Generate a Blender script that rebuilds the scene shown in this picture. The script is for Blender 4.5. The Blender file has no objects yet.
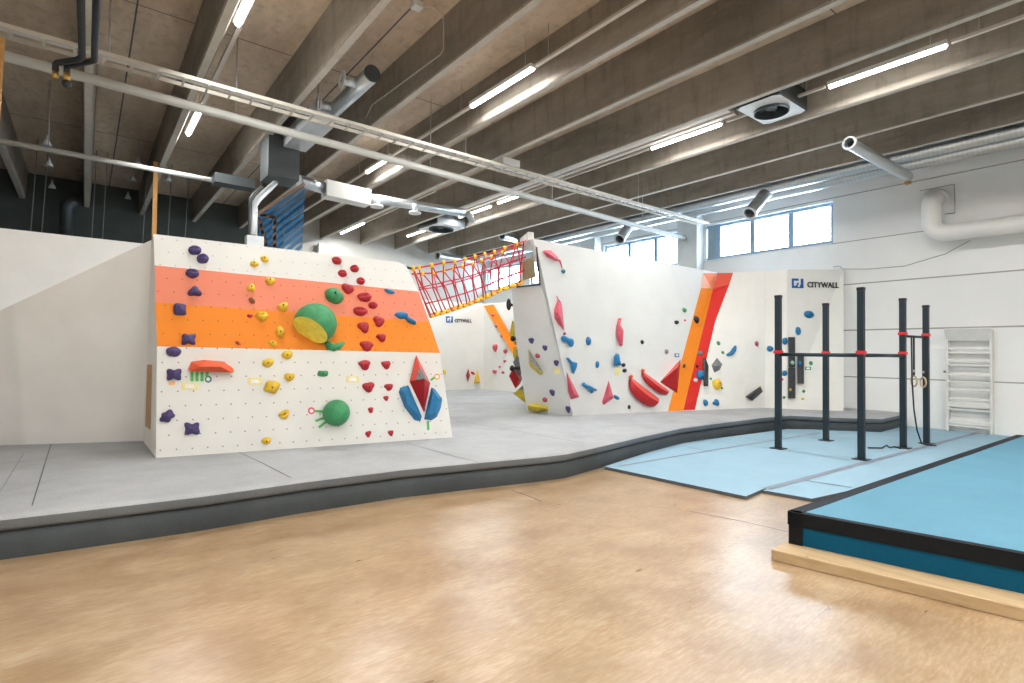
import bpy, bmesh, math, random
from mathutils import Vector, Matrix, noise
from mathutils.bvhtree import BVHTree

random.seed(7)
SC = bpy.context.scene
COL = SC.collection
V = Vector

# ------------------------------------------------------------------ camera
YAW, PITCH, ROLL, FOC = 0.668612022, 0.0195527183, 0.00950664489, 541.043881
CAMP = V((0, 0, 1.6))
F_ = V((math.sin(YAW)*math.cos(PITCH), math.cos(YAW)*math.cos(PITCH), math.sin(PITCH)))
R0 = V((math.cos(YAW), -math.sin(YAW), 0))
U0 = R0.cross(F_)
R_ = math.cos(ROLL)*R0 + math.sin(ROLL)*U0
U_ = -math.sin(ROLL)*R0 + math.cos(ROLL)*U0
cd = bpy.data.cameras.new('camera')
cd.sensor_fit = 'HORIZONTAL'; cd.sensor_width = 36; cd.lens = FOC/1024*36
cd.clip_start = .05; cd.clip_end = 200
cam = bpy.data.objects.new('camera', cd); COL.objects.link(cam)
m3 = Matrix((R_, U_, -F_)).transposed()
cam.matrix_world = Matrix.Translation(CAMP) @ m3.to_4x4()
SC.camera = cam

def ray(x, y):
    return (F_*FOC + R_*(x-512) + U_*(341.5-y)).normalized()
def PZ(x, y, z):
    d = ray(x, y); return CAMP + d*((z-1.6)/d.z)
def PX(x, y, X):
    d = ray(x, y); return CAMP + d*(X/d.x)
def PY(x, y, Y):
    d = ray(x, y); return CAMP + d*(Y/d.y)
def depth(p): return (p-CAMP).dot(F_)

# ------------------------------------------------------------------ materials
def _mat(name):
    m = bpy.data.materials.new(name); m.use_nodes = True
    nt = m.node_tree
    return m, nt, nt.nodes['Principled BSDF']
def rgb(c): return (c[0], c[1], c[2], 1)
def N(nt, t, **k):
    n = nt.nodes.new(t)
    for a, b in k.items(): setattr(n, a, b)
    return n
def math_n(nt, op, a, b=None, c=None):
    n = N(nt, 'ShaderNodeMath', operation=op)
    for i, v in enumerate((a, b, c)):
        if v is None: continue
        if isinstance(v, (int, float)): n.inputs[i].default_value = v
        else: nt.links.new(v, n.inputs[i])
    return n.outputs[0]
def coords(nt, scale=(1, 1, 1)):
    tc = N(nt, 'ShaderNodeTexCoord'); mp = N(nt, 'ShaderNodeMapping')
    mp.inputs['Scale'].default_value = scale
    nt.links.new(tc.outputs['Object'], mp.inputs['Vector'])
    return tc, mp.outputs['Vector']
def mix(nt, fac, a, b):
    n = N(nt, 'ShaderNodeMix', data_type='RGBA')
    for s, v in ((n.inputs[0], fac), (n.inputs[6], a), (n.inputs[7], b)):
        if isinstance(v, (int, float)): s.default_value = v
        elif isinstance(v, tuple): s.default_value = rgb(v)
        else: nt.links.new(v, s)
    return n.outputs[2]
def ramp(nt, v, lo, hi, a=0., b=1.):
    n = N(nt, 'ShaderNodeMapRange'); n.inputs[1].default_value = lo; n.inputs[2].default_value = hi
    n.inputs[3].default_value = a; n.inputs[4].default_value = b
    nt.links.new(v, n.inputs[0]); return n.outputs[0]
def noise_n(nt, vec, scale, detail=4, rough=.55):
    n = N(nt, 'ShaderNodeTexNoise'); n.inputs['Scale'].default_value = scale
    n.inputs['Detail'].default_value = detail; n.inputs['Roughness'].default_value = rough
    nt.links.new(vec, n.inputs['Vector']); return n.outputs['Fac']
def bump(nt, b, h, strength=.2, dist=.01):
    n = N(nt, 'ShaderNodeBump'); n.inputs['Strength'].default_value = strength
    n.inputs['Distance'].default_value = dist
    nt.links.new(h, n.inputs['Height']); nt.links.new(n.outputs[0], b.inputs['Normal'])

def mat(name, c, rough=.6, var=.08, scale=6., stretch=(1, 1, 1), bmp=0., metal=0., bscale=None, spec=.5):
    m, nt, b = _mat(name)
    _, v = coords(nt, stretch)
    f = noise_n(nt, v, scale)
    d = tuple(max(0, x*(1-var*2)) for x in c); l = tuple(min(1, x*(1+var*2)) for x in c)
    nt.links.new(mix(nt, ramp(nt, f, .25, .75), d, l), b.inputs['Base Color'])
    b.inputs['Roughness'].default_value = rough; b.inputs['Metallic'].default_value = metal
    b.inputs['Specular IOR Level'].default_value = spec
    if bmp: bump(nt, b, noise_n(nt, v, bscale or scale*6), bmp)
    return m

def emit(name, c, s):
    m, nt, b = _mat(name)
    b.inputs['Base Color'].default_value = rgb((.8, .8, .8))
    b.inputs['Emission Color'].default_value = rgb(c); b.inputs['Emission Strength'].default_value = s
    m.cycles.emission_sampling = 'NONE'
    return m

def panel_mat(name, c, d=None, dots=.0082, su=.16, sv=.17, dirt=.04, dark=(.10, .09, .08), strength=1.):
    """painted climbing plywood with staggered rows of bolt holes"""
    m, nt, b = _mat(name)
    tc, v = coords(nt)
    f = noise_n(nt, v, 1.7, 6)
    col = mix(nt, ramp(nt, f, .3, .75), tuple(x*(1-dirt*2) for x in c), c)
    if d is not None:
        vm = N(nt, 'ShaderNodeVectorMath', operation='DOT_PRODUCT')
        nt.links.new(tc.outputs['Object'], vm.inputs[0]); vm.inputs[1].default_value = tuple(d)
        sx = N(nt, 'ShaderNodeSeparateXYZ'); nt.links.new(tc.outputs['Object'], sx.inputs[0])
        vv = math_n(nt, 'DIVIDE', sx.outputs['Z'], sv)
        row = math_n(nt, 'FLOOR', vv)
        half = math_n(nt, 'MULTIPLY', math_n(nt, 'FLOORED_MODULO', row, 2.), .5)
        uu = math_n(nt, 'ADD', math_n(nt, 'DIVIDE', vm.outputs['Value'], su), half)
        fu = math_n(nt, 'MULTIPLY', math_n(nt, 'SUBTRACT', math_n(nt, 'FRACT', uu), .5), su)
        fv = math_n(nt, 'MULTIPLY', math_n(nt, 'SUBTRACT', math_n(nt, 'FRACT', vv), .5), sv)
        r = math_n(nt, 'SQRT', math_n(nt, 'ADD', math_n(nt, 'MULTIPLY', fu, fu), math_n(nt, 'MULTIPLY', fv, fv)))
        hole = math_n(nt, 'MULTIPLY', math_n(nt, 'LESS_THAN', r, dots), strength)
        col = mix(nt, hole, col, dark)
    nt.links.new(col, b.inputs['Base Color'])
    b.inputs['Roughness'].default_value = .62; b.inputs['Specular IOR Level'].default_value = .3
    bump(nt, b, noise_n(nt, v, 60, 3), .06)
    return m

def floor_mat():
    m, nt, b = _mat('polished tan floor')
    tc, v = coords(nt)
    big = noise_n(nt, v, .5, 6, .6)
    _, v2 = coords(nt, (1.6, 4, 1)); streak = noise_n(nt, v2, .8, 3, .5)
    _, v3 = coords(nt, (2.2, 9, 1)); fine = noise_n(nt, v3, 1.8, 3, .5)
    c = mix(nt, ramp(nt, big, .2, .8), (.23, .13, .054), (.36, .235, .115))
    c = mix(nt, ramp(nt, streak, .3, .8, 0, .5), c, (.43, .31, .185))
    c = mix(nt, ramp(nt, fine, .3, .8, 0, .35), c, (.52, .39, .245))
    _, v4 = coords(nt, (3, 16, 1)); scr = noise_n(nt, v4, 3.5, 5, .65)
    c = mix(nt, ramp(nt, scr, .45, .75, 0, .65), c, (.55, .43, .29))
    _, v6 = coords(nt, (1.1, 2.6, 1)); sm = noise_n(nt, v6, 1.6, 7, .7)
    c = mix(nt, ramp(nt, sm, .50, .74, 0, .45), c, (.56, .47, .34))
    _, v5 = coords(nt, (1, 1, 1)); blot = noise_n(nt, v5, 2.4, 2, .4)
    c = mix(nt, ramp(nt, blot, .3, .6, .4, 0.), c, (.19, .10, .04))
    nt.links.new(c, b.inputs['Base Color'])
    r = ramp(nt, math_n(nt, 'ADD', math_n(nt, 'MULTIPLY', streak, .6), math_n(nt, 'MULTIPLY', fine, .4)), .2, .8, .25, .36)
    nt.links.new(r, b.inputs['Roughness']); b.inputs['Specular IOR Level'].default_value = .85
    bump(nt, b, streak, .02)
    return m

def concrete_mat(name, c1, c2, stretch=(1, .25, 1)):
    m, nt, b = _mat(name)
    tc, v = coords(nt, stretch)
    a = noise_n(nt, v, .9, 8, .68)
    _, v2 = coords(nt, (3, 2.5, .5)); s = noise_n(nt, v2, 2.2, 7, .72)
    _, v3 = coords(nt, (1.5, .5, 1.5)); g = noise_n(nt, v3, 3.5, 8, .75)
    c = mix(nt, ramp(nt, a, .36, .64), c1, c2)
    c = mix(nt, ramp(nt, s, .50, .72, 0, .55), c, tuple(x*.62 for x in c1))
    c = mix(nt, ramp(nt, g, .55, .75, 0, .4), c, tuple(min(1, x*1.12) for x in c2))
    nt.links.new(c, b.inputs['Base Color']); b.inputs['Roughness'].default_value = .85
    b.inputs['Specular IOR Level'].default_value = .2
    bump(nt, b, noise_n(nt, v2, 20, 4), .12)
    return m

def wall_mat():
    """white painted precast panels, dark joints at fixed heights"""
    m, nt, b = _mat('white precast wall')
    tc, v = coords(nt)
    sx = N(nt, 'ShaderNodeSeparateXYZ'); nt.links.new(tc.outputs['Object'], sx.inputs[0])
    g = None
    for z, w in ((5.5, .012), (4.36, .010), (3.30, .014), (2.2, .016), (1.09, .014)):
        l = math_n(nt, 'LESS_THAN', math_n(nt, 'ABSOLUTE', math_n(nt, 'SUBTRACT', sx.outputs['Z'], z)), w)
        g = l if g is None else math_n(nt, 'MAXIMUM', g, l)
    f = noise_n(nt, v, 1.1, 6)
    c = mix(nt, ramp(nt, f, .3, .7), (.77, .78, .77), (.82, .83, .82))
    c = mix(nt, g, c, (.34, .335, .32))
    nt.links.new(c, b.inputs['Base Color']); b.inputs['Roughness'].default_value = .7
    bump(nt, b, noise_n(nt, v, 30, 4), .08)
    return m

def carpet_mat(name, c, var=.18, sc=70, wr=True):
    m, nt, b = _mat(name)
    tc, v = coords(nt)
    f = noise_n(nt, v, sc, 3, .7); w = noise_n(nt, v, 1.4, 5, .6)
    k = math_n(nt, 'ADD', math_n(nt, 'MULTIPLY', f, .4), math_n(nt, 'MULTIPLY', w, .6))
    nt.links.new(mix(nt, ramp(nt, k, .32, .68), tuple(x*(1-var) for x in c), tuple(x*(1+var) for x in c)), b.inputs['Base Color'])
    b.inputs['Roughness'].default_value = .95; b.inputs['Specular IOR Level'].default_value = .15
    _, v2 = coords(nt, (.35, 1.2, 1))
    h = math_n(nt, 'ADD', math_n(nt, 'MULTIPLY', f, .15), noise_n(nt, v2, 2.2, 4) if wr else f)
    bump(nt, b, h, .35 if wr else .2, .03 if wr else .01)
    return m

def spiral_mat(name, axis=1):
    m, nt, b = _mat(name)
    tc, v = coords(nt)
    sx = N(nt, 'ShaderNodeSeparateXYZ'); nt.links.new(tc.outputs['Object'], sx.inputs[0])
    fr = math_n(nt, 'FRACT', math_n(nt, 'MULTIPLY', sx.outputs[axis], 13.))
    line = math_n(nt, 'LESS_THAN', fr, .14)
    c = mix(nt, noise_n(nt, v, 5), (.50, .55, .58), (.68, .73, .76))
    c = mix(nt, math_n(nt, 'MULTIPLY', line, .3), c, (.30, .31, .32))
    nt.links.new(c, b.inputs['Base Color'])
    b.inputs['Metallic'].default_value = .85; b.inputs['Roughness'].default_value = .32
    bump(nt, b, line, .15, .004)
    return m

def wood_mat(name, a, c):
    m, nt, b = _mat(name)
    tc, v = coords(nt, (14, 1.2, 14))
    f = noise_n(nt, v, 1.6, 6, .6)
    _, v2 = coords(nt); kn = N(nt, 'ShaderNodeTexVoronoi'); kn.inputs['Scale'].default_value = 4.
    nt.links.new(v2, kn.inputs['Vector'])
    col = mix(nt, ramp(nt, f, .3, .7), a, c)
    col = mix(nt, ramp(nt, kn.outputs['Distance'], .03, .08, .7, 0.), col, tuple(x*.35 for x in a))
    nt.links.new(col, b.inputs['Base Color']); b.inputs['Roughness'].default_value = .6
    return m

def net_mat():
    m, nt, b = _mat('blue knotted netting')
    tc, v = coords(nt, (1, 1, -1))
    b.inputs['Base Color'].default_value = rgb((.015, .12, .27)); b.inputs['Roughness'].default_value = .7
    wv = N(nt, 'ShaderNodeTexWave', wave_type='BANDS', bands_direction='DIAGONAL'); wv.inputs['Scale'].default_value = 4.2
    wv.inputs['Distortion'].default_value = .5
    nt.links.new(v, wv.inputs['Vector'])
    tr = N(nt, 'ShaderNodeBsdfTransparent'); mx = N(nt, 'ShaderNodeMixShader')
    nt.links.new(ramp(nt, wv.outputs['Fac'], .2, .6, .35, .92), mx.inputs[0])
    nt.links.new(tr.outputs[0], mx.inputs[1]); nt.links.new(b.outputs[0], mx.inputs[2])
    nt.links.new(mx.outputs[0], nt.nodes['Material Output'].inputs['Surface'])
    return m

def glass_mat():
    m, nt, b = _mat('window glass')
    b.inputs['Roughness'].default_value = .02; b.inputs['Base Color'].default_value = rgb((.9, .95, 1))
    tr = N(nt, 'ShaderNodeBsdfTransparent'); mx = N(nt, 'ShaderNodeMixShader'); mx.inputs[0].default_value = .06
    tr.inputs[0].default_value = (.96, .98, 1, 1)
    nt.links.new(tr.outputs[0], mx.inputs[1]); nt.links.new(b.outputs[0], mx.inputs[2])
    nt.links.new(mx.outputs[0], nt.nodes['Material Output'].inputs['Surface'])
    return m

WHITE = (.80, .80, .765)
M = dict(
    floor=floor_mat(), wall=wall_mat(), slab=concrete_mat('brown concrete slab', (.50, .395, .295), (.78, .65, .51)),
    rib=concrete_mat('grey brown concrete rib', (.20, .178, .148), (.39, .345, .29)), soffit=concrete_mat('pale rib soffit', (.50, .465, .40), (.60, .57, .51)),
    rubber=mat('added dark dimming floor', (.03, .03, .032), .8, .1, 6),
    white_paint=mat('white matt paint', (.74, .74, .72), .7, .02, 2, bmp=.05),
    darkwall=mat('dark grey wall', (.07, .082, .077), .8, .08, 2),
    far_paint=mat('grey white far wall paint', (.50, .49, .45), .7, .03, 2),
    column=mat('white column paint', (.66, .68, .67), .6, .02, 3),
    frame_bloom=mat('window frame tinted by bloom', (.26, .38, .52), .4, .03, 5),  # blue of the window glare is put into the frame colour
    grey_panel=mat('grey window panel', (.27, .34, .37), .5, .03, 4),
    glass=glass_mat(),
    partition=panel_mat('pale grey plywood wall', (.85, .85, .82), dirt=.05),
    carpet=carpet_mat('light grey mat cover', (.365, .38, .39)),
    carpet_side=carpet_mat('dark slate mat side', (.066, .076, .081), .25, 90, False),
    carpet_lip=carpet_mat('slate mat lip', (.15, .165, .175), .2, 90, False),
    seam=mat('dark seam', (.10, .105, .115), .9),
    seam_light=mat('grey seam', (.25, .26, .27), .9),
    blue_mat=carpet_mat('pale blue mat cover', (.275, .42, .515), .06, 40, False),
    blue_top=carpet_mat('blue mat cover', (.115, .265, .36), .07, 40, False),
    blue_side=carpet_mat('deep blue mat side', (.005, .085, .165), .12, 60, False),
    tape_grey=mat('grey joining tape', (.20, .24, .29), .8),
    black_vinyl=mat('black vinyl edging', (.006, .008, .011), .6, .1, 12, bmp=.15, spec=.2),
    edge_dark=mat('dark mat edge', (.09, .10, .11), .8),
    pine=wood_mat('pine timber', (.42, .285, .145), (.54, .40, .235)),
    ply=wood_mat('bare plywood', (.42, .22, .09), (.5, .28, .12)),
    old_wood=wood_mat('weathered timber', (.20, .12, .08), (.28, .18, .12)),
    orange_wood=wood_mat('orange brown timber', (.50, .24, .06), (.62, .34, .10)),
    rig=mat('dark slate powder coat', (.006, .018, .026), .5, .06, 10),
    red_clamp=mat('red clamp', (.62, .02, .03), .45, .04),
    black=mat('black plastic', (.012, .012, .014), .5),
    white_plastic=mat('white plastic', (.72, .73, .72), .45, .02),
    wallbar=mat('white lacquered wood', (.70, .70, .66), .5, .03, 8),
    galv=spiral_mat('galvanised spiral duct', 1), galvx=spiral_mat('galvanised spiral duct crosswise', 0),
    zinc=mat('zinc sheet', (.55, .58, .60), .45, .06, 4, metal=.3),
    zinc_dark=mat('dull zinc sheet', (.075, .088, .092), .5, .08, 3, metal=.4),
    pipe=mat('pale grey painted pipe', (.55, .56, .53), .45, .03, 4),
    tray=mat('cream cable tray', (.58, .55, .48), .5, .04, 6),
    duct_white=mat('white insulated duct', (.74, .74, .71), .5, .02, 3),
    tube=emit('lit tube', (1., .985, .96), 9.),
    track=mat('white light track', (.62, .57, .51), .45, .03),
    black_hose=mat('black hose', (.008, .013, .017), .5),
    brass=mat('brass fitting', (.55, .36, .10), .35, metal=.8),
    net=net_mat(),
    rope_red=mat('red rope', (.50, .02, .03), .7, .1, 30), rope_yellow=mat('yellow rope sleeve', (.80, .46, .02), .6, .08, 20),
    grey_rope=mat('grey steel cable', (.20, .22, .22), .5),
    steel=mat('steel fitting', (.5, .5, .48), .4, metal=.6),
    logo_blue=mat('logo blue', (.004, .10, .36), .5, .02), ink=mat('black lettering', (.03, .03, .035), .6),
    h_purple=mat('purple resin', (.058, .04, .145), .55, .12, 14, bmp=.2), h_yellow=mat('yellow resin', (.72, .47, .03), .55, .1, 14, bmp=.2),
    h_red=mat('red resin', (.40, .009, .02), .5, .1, 14, bmp=.2), h_green=mat('green resin', (.04, .26, .10), .55, .1, 14, bmp=.2),
    h_blue=mat('blue resin', (.006, .165, .37), .5, .1, 14, bmp=.2), h_pink=mat('pink resin', (.60, .08, .125), .5, .1, 14, bmp=.15),
    h_black=mat('black resin', (.012, .013, .016), .6, .15, 14, bmp=.2), h_grey=mat('grey gritty resin', (.20, .21, .22), .8, .15, 20, bmp=.3),
    h_olive=mat('ochre volume', (.60, .47, .04), .6, .06, 8), h_teal=mat('teal resin', (.01, .16, .25), .5),
    h_orange=mat('orange red resin', (.68, .085, .02), .5, .06, 10), h_mint=mat('pale green resin', (.30, .58, .42), .55),
    h_brown=mat('brown resin', (.28, .10, .03), .55), h_dpink=mat('dark pink resin', (.36, .05, .10), .55),
    h_dred=mat('deep red volume', (.40, .006, .01), .45, .08, 9, bmp=.1), h_salmon=mat('salmon volume', (.70, .085, .06), .5, .05, 8),
    h_lime=mat('lime yellow face', (.88, .78, .10), .55, .08, 12), h_white=mat('white resin', (.75, .75, .72), .5),
    h_dgrey=mat('dark grey volume', (.03, .033, .038), .55, .25, 9, bmp=.15),
    tape_green=mat('green tape', (.10, .48, .13), .6), tape_pink=mat('pink sticker', (.75, .10, .16), .6),
    tape_orange=mat('orange sticker', (.85, .42, .13), .6), card=mat('cream route card', (.82, .74, .33), .6),
    card_white=mat('white card field', (.82, .83, .80), .6), bolt=mat('dark bolt head', (.04, .04, .045), .4, metal=.6),
    stripe_orange=panel_mat('orange painted stripe', (.88, .255, .016), dirt=.02), stripe_red=panel_mat('red painted stripe', (.62, .022, .016), dirt=.05),
    stripe_peach=panel_mat('peach painted stripe', (.88, .47, .33), dirt=.02), stripe_brick=panel_mat('brick painted stripe', (.70, .10, .06), dirt=.03),
    stripe_tan=panel_mat('muted orange stripe', (.82, .22, .07), dirt=.02),
)

# ------------------------------------------------------------------ mesh helpers
class MB:
    def __init__(s): s.v = []; s.f = []; s.m = []; s.sm = []
    def add(s, vs, fs, mi=0, smooth=False):
        o = len(s.v); s.v += [V(p) for p in vs]
        for f in fs: s.f.append([i+o for i in f]); s.m.append(mi); s.sm.append(smooth)
        return s
    def box(s, a, b, mi=0):
        x0, y0, z0 = (min(a[i], b[i]) for i in range(3)); x1, y1, z1 = (max(a[i], b[i]) for i in range(3))
        return s.hexa([(x0, y0, z0), (x1, y0, z0), (x1, y1, z0), (x0, y1, z0), (x0, y0, z1), (x1, y0, z1), (x1, y1, z1), (x0, y1, z1)], mi)
    def hexa(s, p, mi=0):
        return s.add(p, [(0, 3, 2, 1), (4, 5, 6, 7), (0, 1, 5, 4), (1, 2, 6, 5), (2, 3, 7, 6), (3, 0, 4, 7)], mi)
    def bar(s, a, b, w, h, up=V((0, 0, 1)), mi=0):
        a, b = V(a), V(b); d = (b-a).normalized()
        r = d.cross(up)
        if r.length < 1e-4: r = d.cross(V((0, 1, 0)))
        r.normalize(); u = r.cross(d)
        p = []
        for c in (a, b):
            for sx, sy in ((-1, -1), (1, -1), (1, 1), (-1, 1)): p.append(c+r*sx*w/2+u*sy*h/2)
        return s.add(p, [(0, 1, 2, 3), (7, 6, 5, 4), (0, 4, 5, 1), (1, 5, 6, 2), (2, 6, 7, 3), (3, 7, 4, 0)], mi)
    def tube(s, pts, r, n=10, mi=0, cap=True):
        pts = [V(p) for p in pts]
        rs = r if isinstance(r, (list, tuple)) else [r]*len(pts)
        o = len(s.v); prev = None
        for i, p in enumerate(pts):
            if i == 0: d = pts[1]-p
            elif i == len(pts)-1: d = p-pts[i-1]
            else: d = (pts[i+1]-p).normalized()+(p-pts[i-1]).normalized()
            d.normalize()
            if prev is None:
                u = d.cross(V((0, 0, 1)))
                if u.length < 1e-3: u = d.cross(V((1, 0, 0)))
            else: u = prev - d*prev.dot(d)
            u.normalize(); prev = u; w = d.cross(u)
            for k in range(n):
                t = 2*math.pi*k/n; s.v.append(p+(u*math.cos(t)+w*math.sin(t))*rs[i])
        for i in range(len(pts)-1):
            for k in range(n):
                a = o+i*n+k; b = o+i*n+(k+1) % n
                s.f.append([a, b, b+n, a+n]); s.m.append(mi); s.sm.append(True)
        if cap:
            s.f.append([o+k for k in range(n)][::-1]); s.m.append(mi); s.sm.append(False)
            e = o+(len(pts)-1)*n; s.f.append([e+k for k in range(n)]); s.m.append(mi); s.sm.append(False)
        return s
    def ring(s, c, nrm, r1, r2, n=24, thick=.01, mi=0):
        nrm = V(nrm).normalized(); u = nrm.orthogonal().normalized(); w = nrm.cross(u); c = V(c)
        o = len(s.v)
        for k in range(n):
            t = 2*math.pi*k/n; d = u*math.cos(t)+w*math.sin(t)
            s.v += [c+d*r1, c+d*r2, c+d*r2+nrm*thick, c+d*r1+nrm*thick]
        for k in range(n):
            a = o+4*k; b = o+4*((k+1) % n)
            for q in range(4): s.f.append([a+q, a+(q+1) % 4, b+(q+1) % 4, b+q]); s.m.append(mi); s.sm.append(False)
        return s
    def prism(s, poly, off, mi=0):
        """closed solid: polygon plus the same polygon moved by off"""
        n = len(poly); poly = [V(p) for p in poly]; off = V(off)
        o = len(s.v); s.v += poly+[p+off for p in poly]
        s.f.append([o+i for i in range(n)]); s.f.append([o+n+i for i in range(n)][::-1])
        for i in range(n): s.f.append([o+i, o+n+i, o+n+(i+1) % n, o+(i+1) % n])
        s.m += [mi]*(n+2); s.sm += [False]*(n+2); return s
    def sphere(s, c, r, seg=14, rings=9, mi=0):
        c = V(c); r = V(r) if not isinstance(r, (int, float)) else V((r, r, r)); o = len(s.v)
        for i in range(1, rings):
            a = math.pi*i/rings
            for k in range(seg):
                t = 2*math.pi*k/seg; s.v.append(c+V((r.x*math.sin(a)*math.cos(t), r.y*math.sin(a)*math.sin(t), r.z*math.cos(a))))
        s.v += [c+V((0, 0, r.z)), c-V((0, 0, r.z))]; T = len(s.v)-2
        for i in range(rings-2):
            for k in range(seg):
                a = o+i*seg+k; b = o+i*seg+(k+1) % seg; s.f.append([a, a+seg, b+seg, b]); s.m.append(mi); s.sm.append(True)
        for k in range(seg):
            s.f.append([T, o+k, o+(k+1) % seg]); e = o+(rings-2)*seg
            s.f.append([T+1, e+(k+1) % seg, e+k]); s.m += [mi]*2; s.sm += [True]*2
        return s
    def build(s, name, mats, parent=None, loc=None, bevel=0., fix=True):
        if not isinstance(mats, (list, tuple)): mats = [mats]
        base = wloc(parent) if parent else V(loc) if loc is not None else V((0, 0, 0))
        me = bpy.data.meshes.new(name)
        me.from_pydata([p-base for p in s.v], [], s.f)
        for mm in mats: me.materials.append(mm)
        for i, p in enumerate(me.polygons): p.material_index = s.m[i]; p.use_smooth = s.sm[i]
        if fix:
            bm = bmesh.new(); bm.from_mesh(me); bmesh.ops.recalc_face_normals(bm, faces=bm.faces); bm.to_mesh(me); bm.free()
        me.update()
        o = bpy.data.objects.new(name, me); COL.objects.link(o)
        if parent: o.parent = parent
        else: o.location = base
        if bevel:
            b = o.modifiers.new('bevel', 'BEVEL'); b.width = bevel; b.segments = 2; b.limit_method = 'ANGLE'; b.angle_limit = math.radians(40)
        return o
    def bvh(s): return BVHTree.FromPolygons([tuple(p) for p in s.v], s.f)

def wloc(o):
    p = V((0, 0, 0))
    while o: p += V(o.location); o = o.parent
    return p
def tag(o, label, cat, group=None, kind=None):
    o['label'] = label; o['category'] = cat
    if group: o['group'] = group
    if kind: o['kind'] = kind
    return o
def thing(name, loc, label, cat, group=None, kind=None):
    o = bpy.data.objects.new(name, None); COL.objects.link(o); o.location = loc; o.empty_display_size = .1
    return tag(o, label, cat, group, kind)
def struct(o, label=None, cat=None):
    o['kind'] = 'structure'
    if label: o['label'] = label; o['category'] = cat
    return o

# ------------------------------------------------------------------ room shell
XL, XR, YB, YF = -6.5, 14.5, -6.0, 20.5
ZS, ZR = 6.55, 5.80
struct(MB().box((XL, YB, -.1), (XR+.3, YF, 0)).build('floor', M['floor']), 'polished tan concrete floor with pale streaks', 'floor')
struct(MB().box((XL-.2, YB-.2, ZS), (XR+.4, YF+.2, ZS+.2)).build('ceiling', M['slab']), 'brown concrete ceiling slab above the ribs', 'ceiling')
ribs_t = [(-.365, 'leftmost in view'), (-.024, 'running straight down the left of the photo'), (.2985, ''), (.639, ''), (.975, ''), (1.34, ''), (1.642, ''), (2.02, ''), (2.374, ''), (2.75, ''), (3.09, '')]
ordn = ['first', 'second', 'third', 'fourth', 'fifth', 'sixth', 'seventh', 'eighth', 'ninth', 'tenth', 'eleventh', 'twelfth', 'thirteenth', 'fourteenth', 'fifteenth', 'sixteenth', 'seventeenth', 'eighteenth', 'nineteenth', 'twentieth']
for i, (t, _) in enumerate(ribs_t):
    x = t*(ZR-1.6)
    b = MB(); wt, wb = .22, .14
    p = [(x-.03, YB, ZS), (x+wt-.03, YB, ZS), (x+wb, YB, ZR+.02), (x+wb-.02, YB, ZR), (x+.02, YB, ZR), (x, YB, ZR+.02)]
    b.prism(p, (0, YF-YB, 0)); b.m[2+3] = 1  # bottom face in a paler colour than the rib sides
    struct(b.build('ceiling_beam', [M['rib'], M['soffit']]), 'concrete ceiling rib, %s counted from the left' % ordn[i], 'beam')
b = MB()
for xs in (.5, 3.6, 6.4, 9.2, 12.2):
    b.box((xs-.012, YB, ZS-.004), (xs+.012, YF, ZS+.01))
for ys in (3.2, 9.4, 15.5):
    b.box((XL, ys-.008, ZS-.003), (XR, ys+.008, ZS+.01))
struct(b.build('trim_1', M['seam']), 'dark joints between the ceiling slabs', 'joint')

for k_, (px_, w_) in enumerate((([(512, 490.5), (528, 496), (541, 501.5)], .012), ([(690, 511.5), (740, 521), (788, 532)], .010))):
    b = MB(); P_ = [PZ(x, y, .0) for x, y in px_]
    for a_, c_ in zip(P_[:-1], P_[1:]):
        d_ = (c_-a_).normalized(); r_ = V((d_.y, -d_.x, 0))*w_/2; b.add([q+V((0, 0, .002)) for q in (a_+r_, c_+r_, c_-r_, a_-r_)], [(0, 1, 2, 3)])
    struct(b.build('trim_%d' % (k_+2), M['seam'], fix=False), ['short dark floor crack beside the crash mat', 'dark floor joint in front of the blue mats'][k_], 'floor joint')
# right wall with its window bays
WZ0, WZ1 = 4.38, 5.42
bays = [(5.56, 9.08), (9.84, 13.1), (14.0, 17.2), (17.9, 20.3)]
b = MB(); x1 = XR+.3
b.box((XR, YB, 0), (x1, YF, WZ0)); b.box((XR, YB, WZ1), (x1, YF, ZS))
y = YB
for a, c in bays:
    b.box((XR, y, WZ0), (x1, a, WZ1)); y = c
b.box((XR, y, WZ0), (x1, YF, WZ1))
b.box((XR-.14, YB, 0), (XR, 5.5, 3.53))
struct(b.build('wall_right', M['wall']), 'white wall of wide concrete panels with high windows', 'wall')
sky_portals = []
for i, (a, c) in enumerate(bays):
    root = thing('window_%d' % (i+1), (XR+.1, (a+c)/2, WZ0), ['high window bay of three panes above the right climbing wall', 'high window bay left of the white column', 'high window bay on the right wall behind the net bridge', 'farthest high window bay on the right wall'][i], 'window', kind='structure')
    fb = MB(); f = .085; xa, xb = XR+.08, XR+.16
    fb.box((xa, a, WZ0), (xb, c, WZ0+f)); fb.box((xa, a, WZ1-f), (xb, c, WZ1))
    lo, hi = a, c
    if i == 0: hi = 8.72
    n = 3; ys = [lo+(hi-lo)*k/n for k in range(n+1)]
    for k, yy in enumerate(ys):
        w = f*(1.0 if k in (0, n) else .75)
        fb.box((xa-.01, max(a, yy-w), WZ0), (xb, min(c, yy+w), WZ1))
    fb.build('window_frame', M['frame_bloom'], root, bevel=.006)
    gb = MB()
    for k in range(n): gb.box((xa+.04, ys[k]+f, WZ0+f), (xa+.046, ys[k+1]-f, WZ1-f))
    gb.build('window_pane', M['glass'], root)
    sb = MB().box((XR-.05, a, WZ0-.03), (xa, c, WZ0)); sb.build('window_sill', M['column'], root)
    if i == 0:
        MB().box((xa+.02, 8.76, WZ0+.04), (xb-.02, 9.06, WZ1-.04)).build('blank_panel', M['grey_panel'], root)
    sky_portals.append(((XR+.32, (lo+hi)/2, (WZ0+WZ1)/2), hi-lo, WZ1-WZ0, 'X'))
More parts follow.
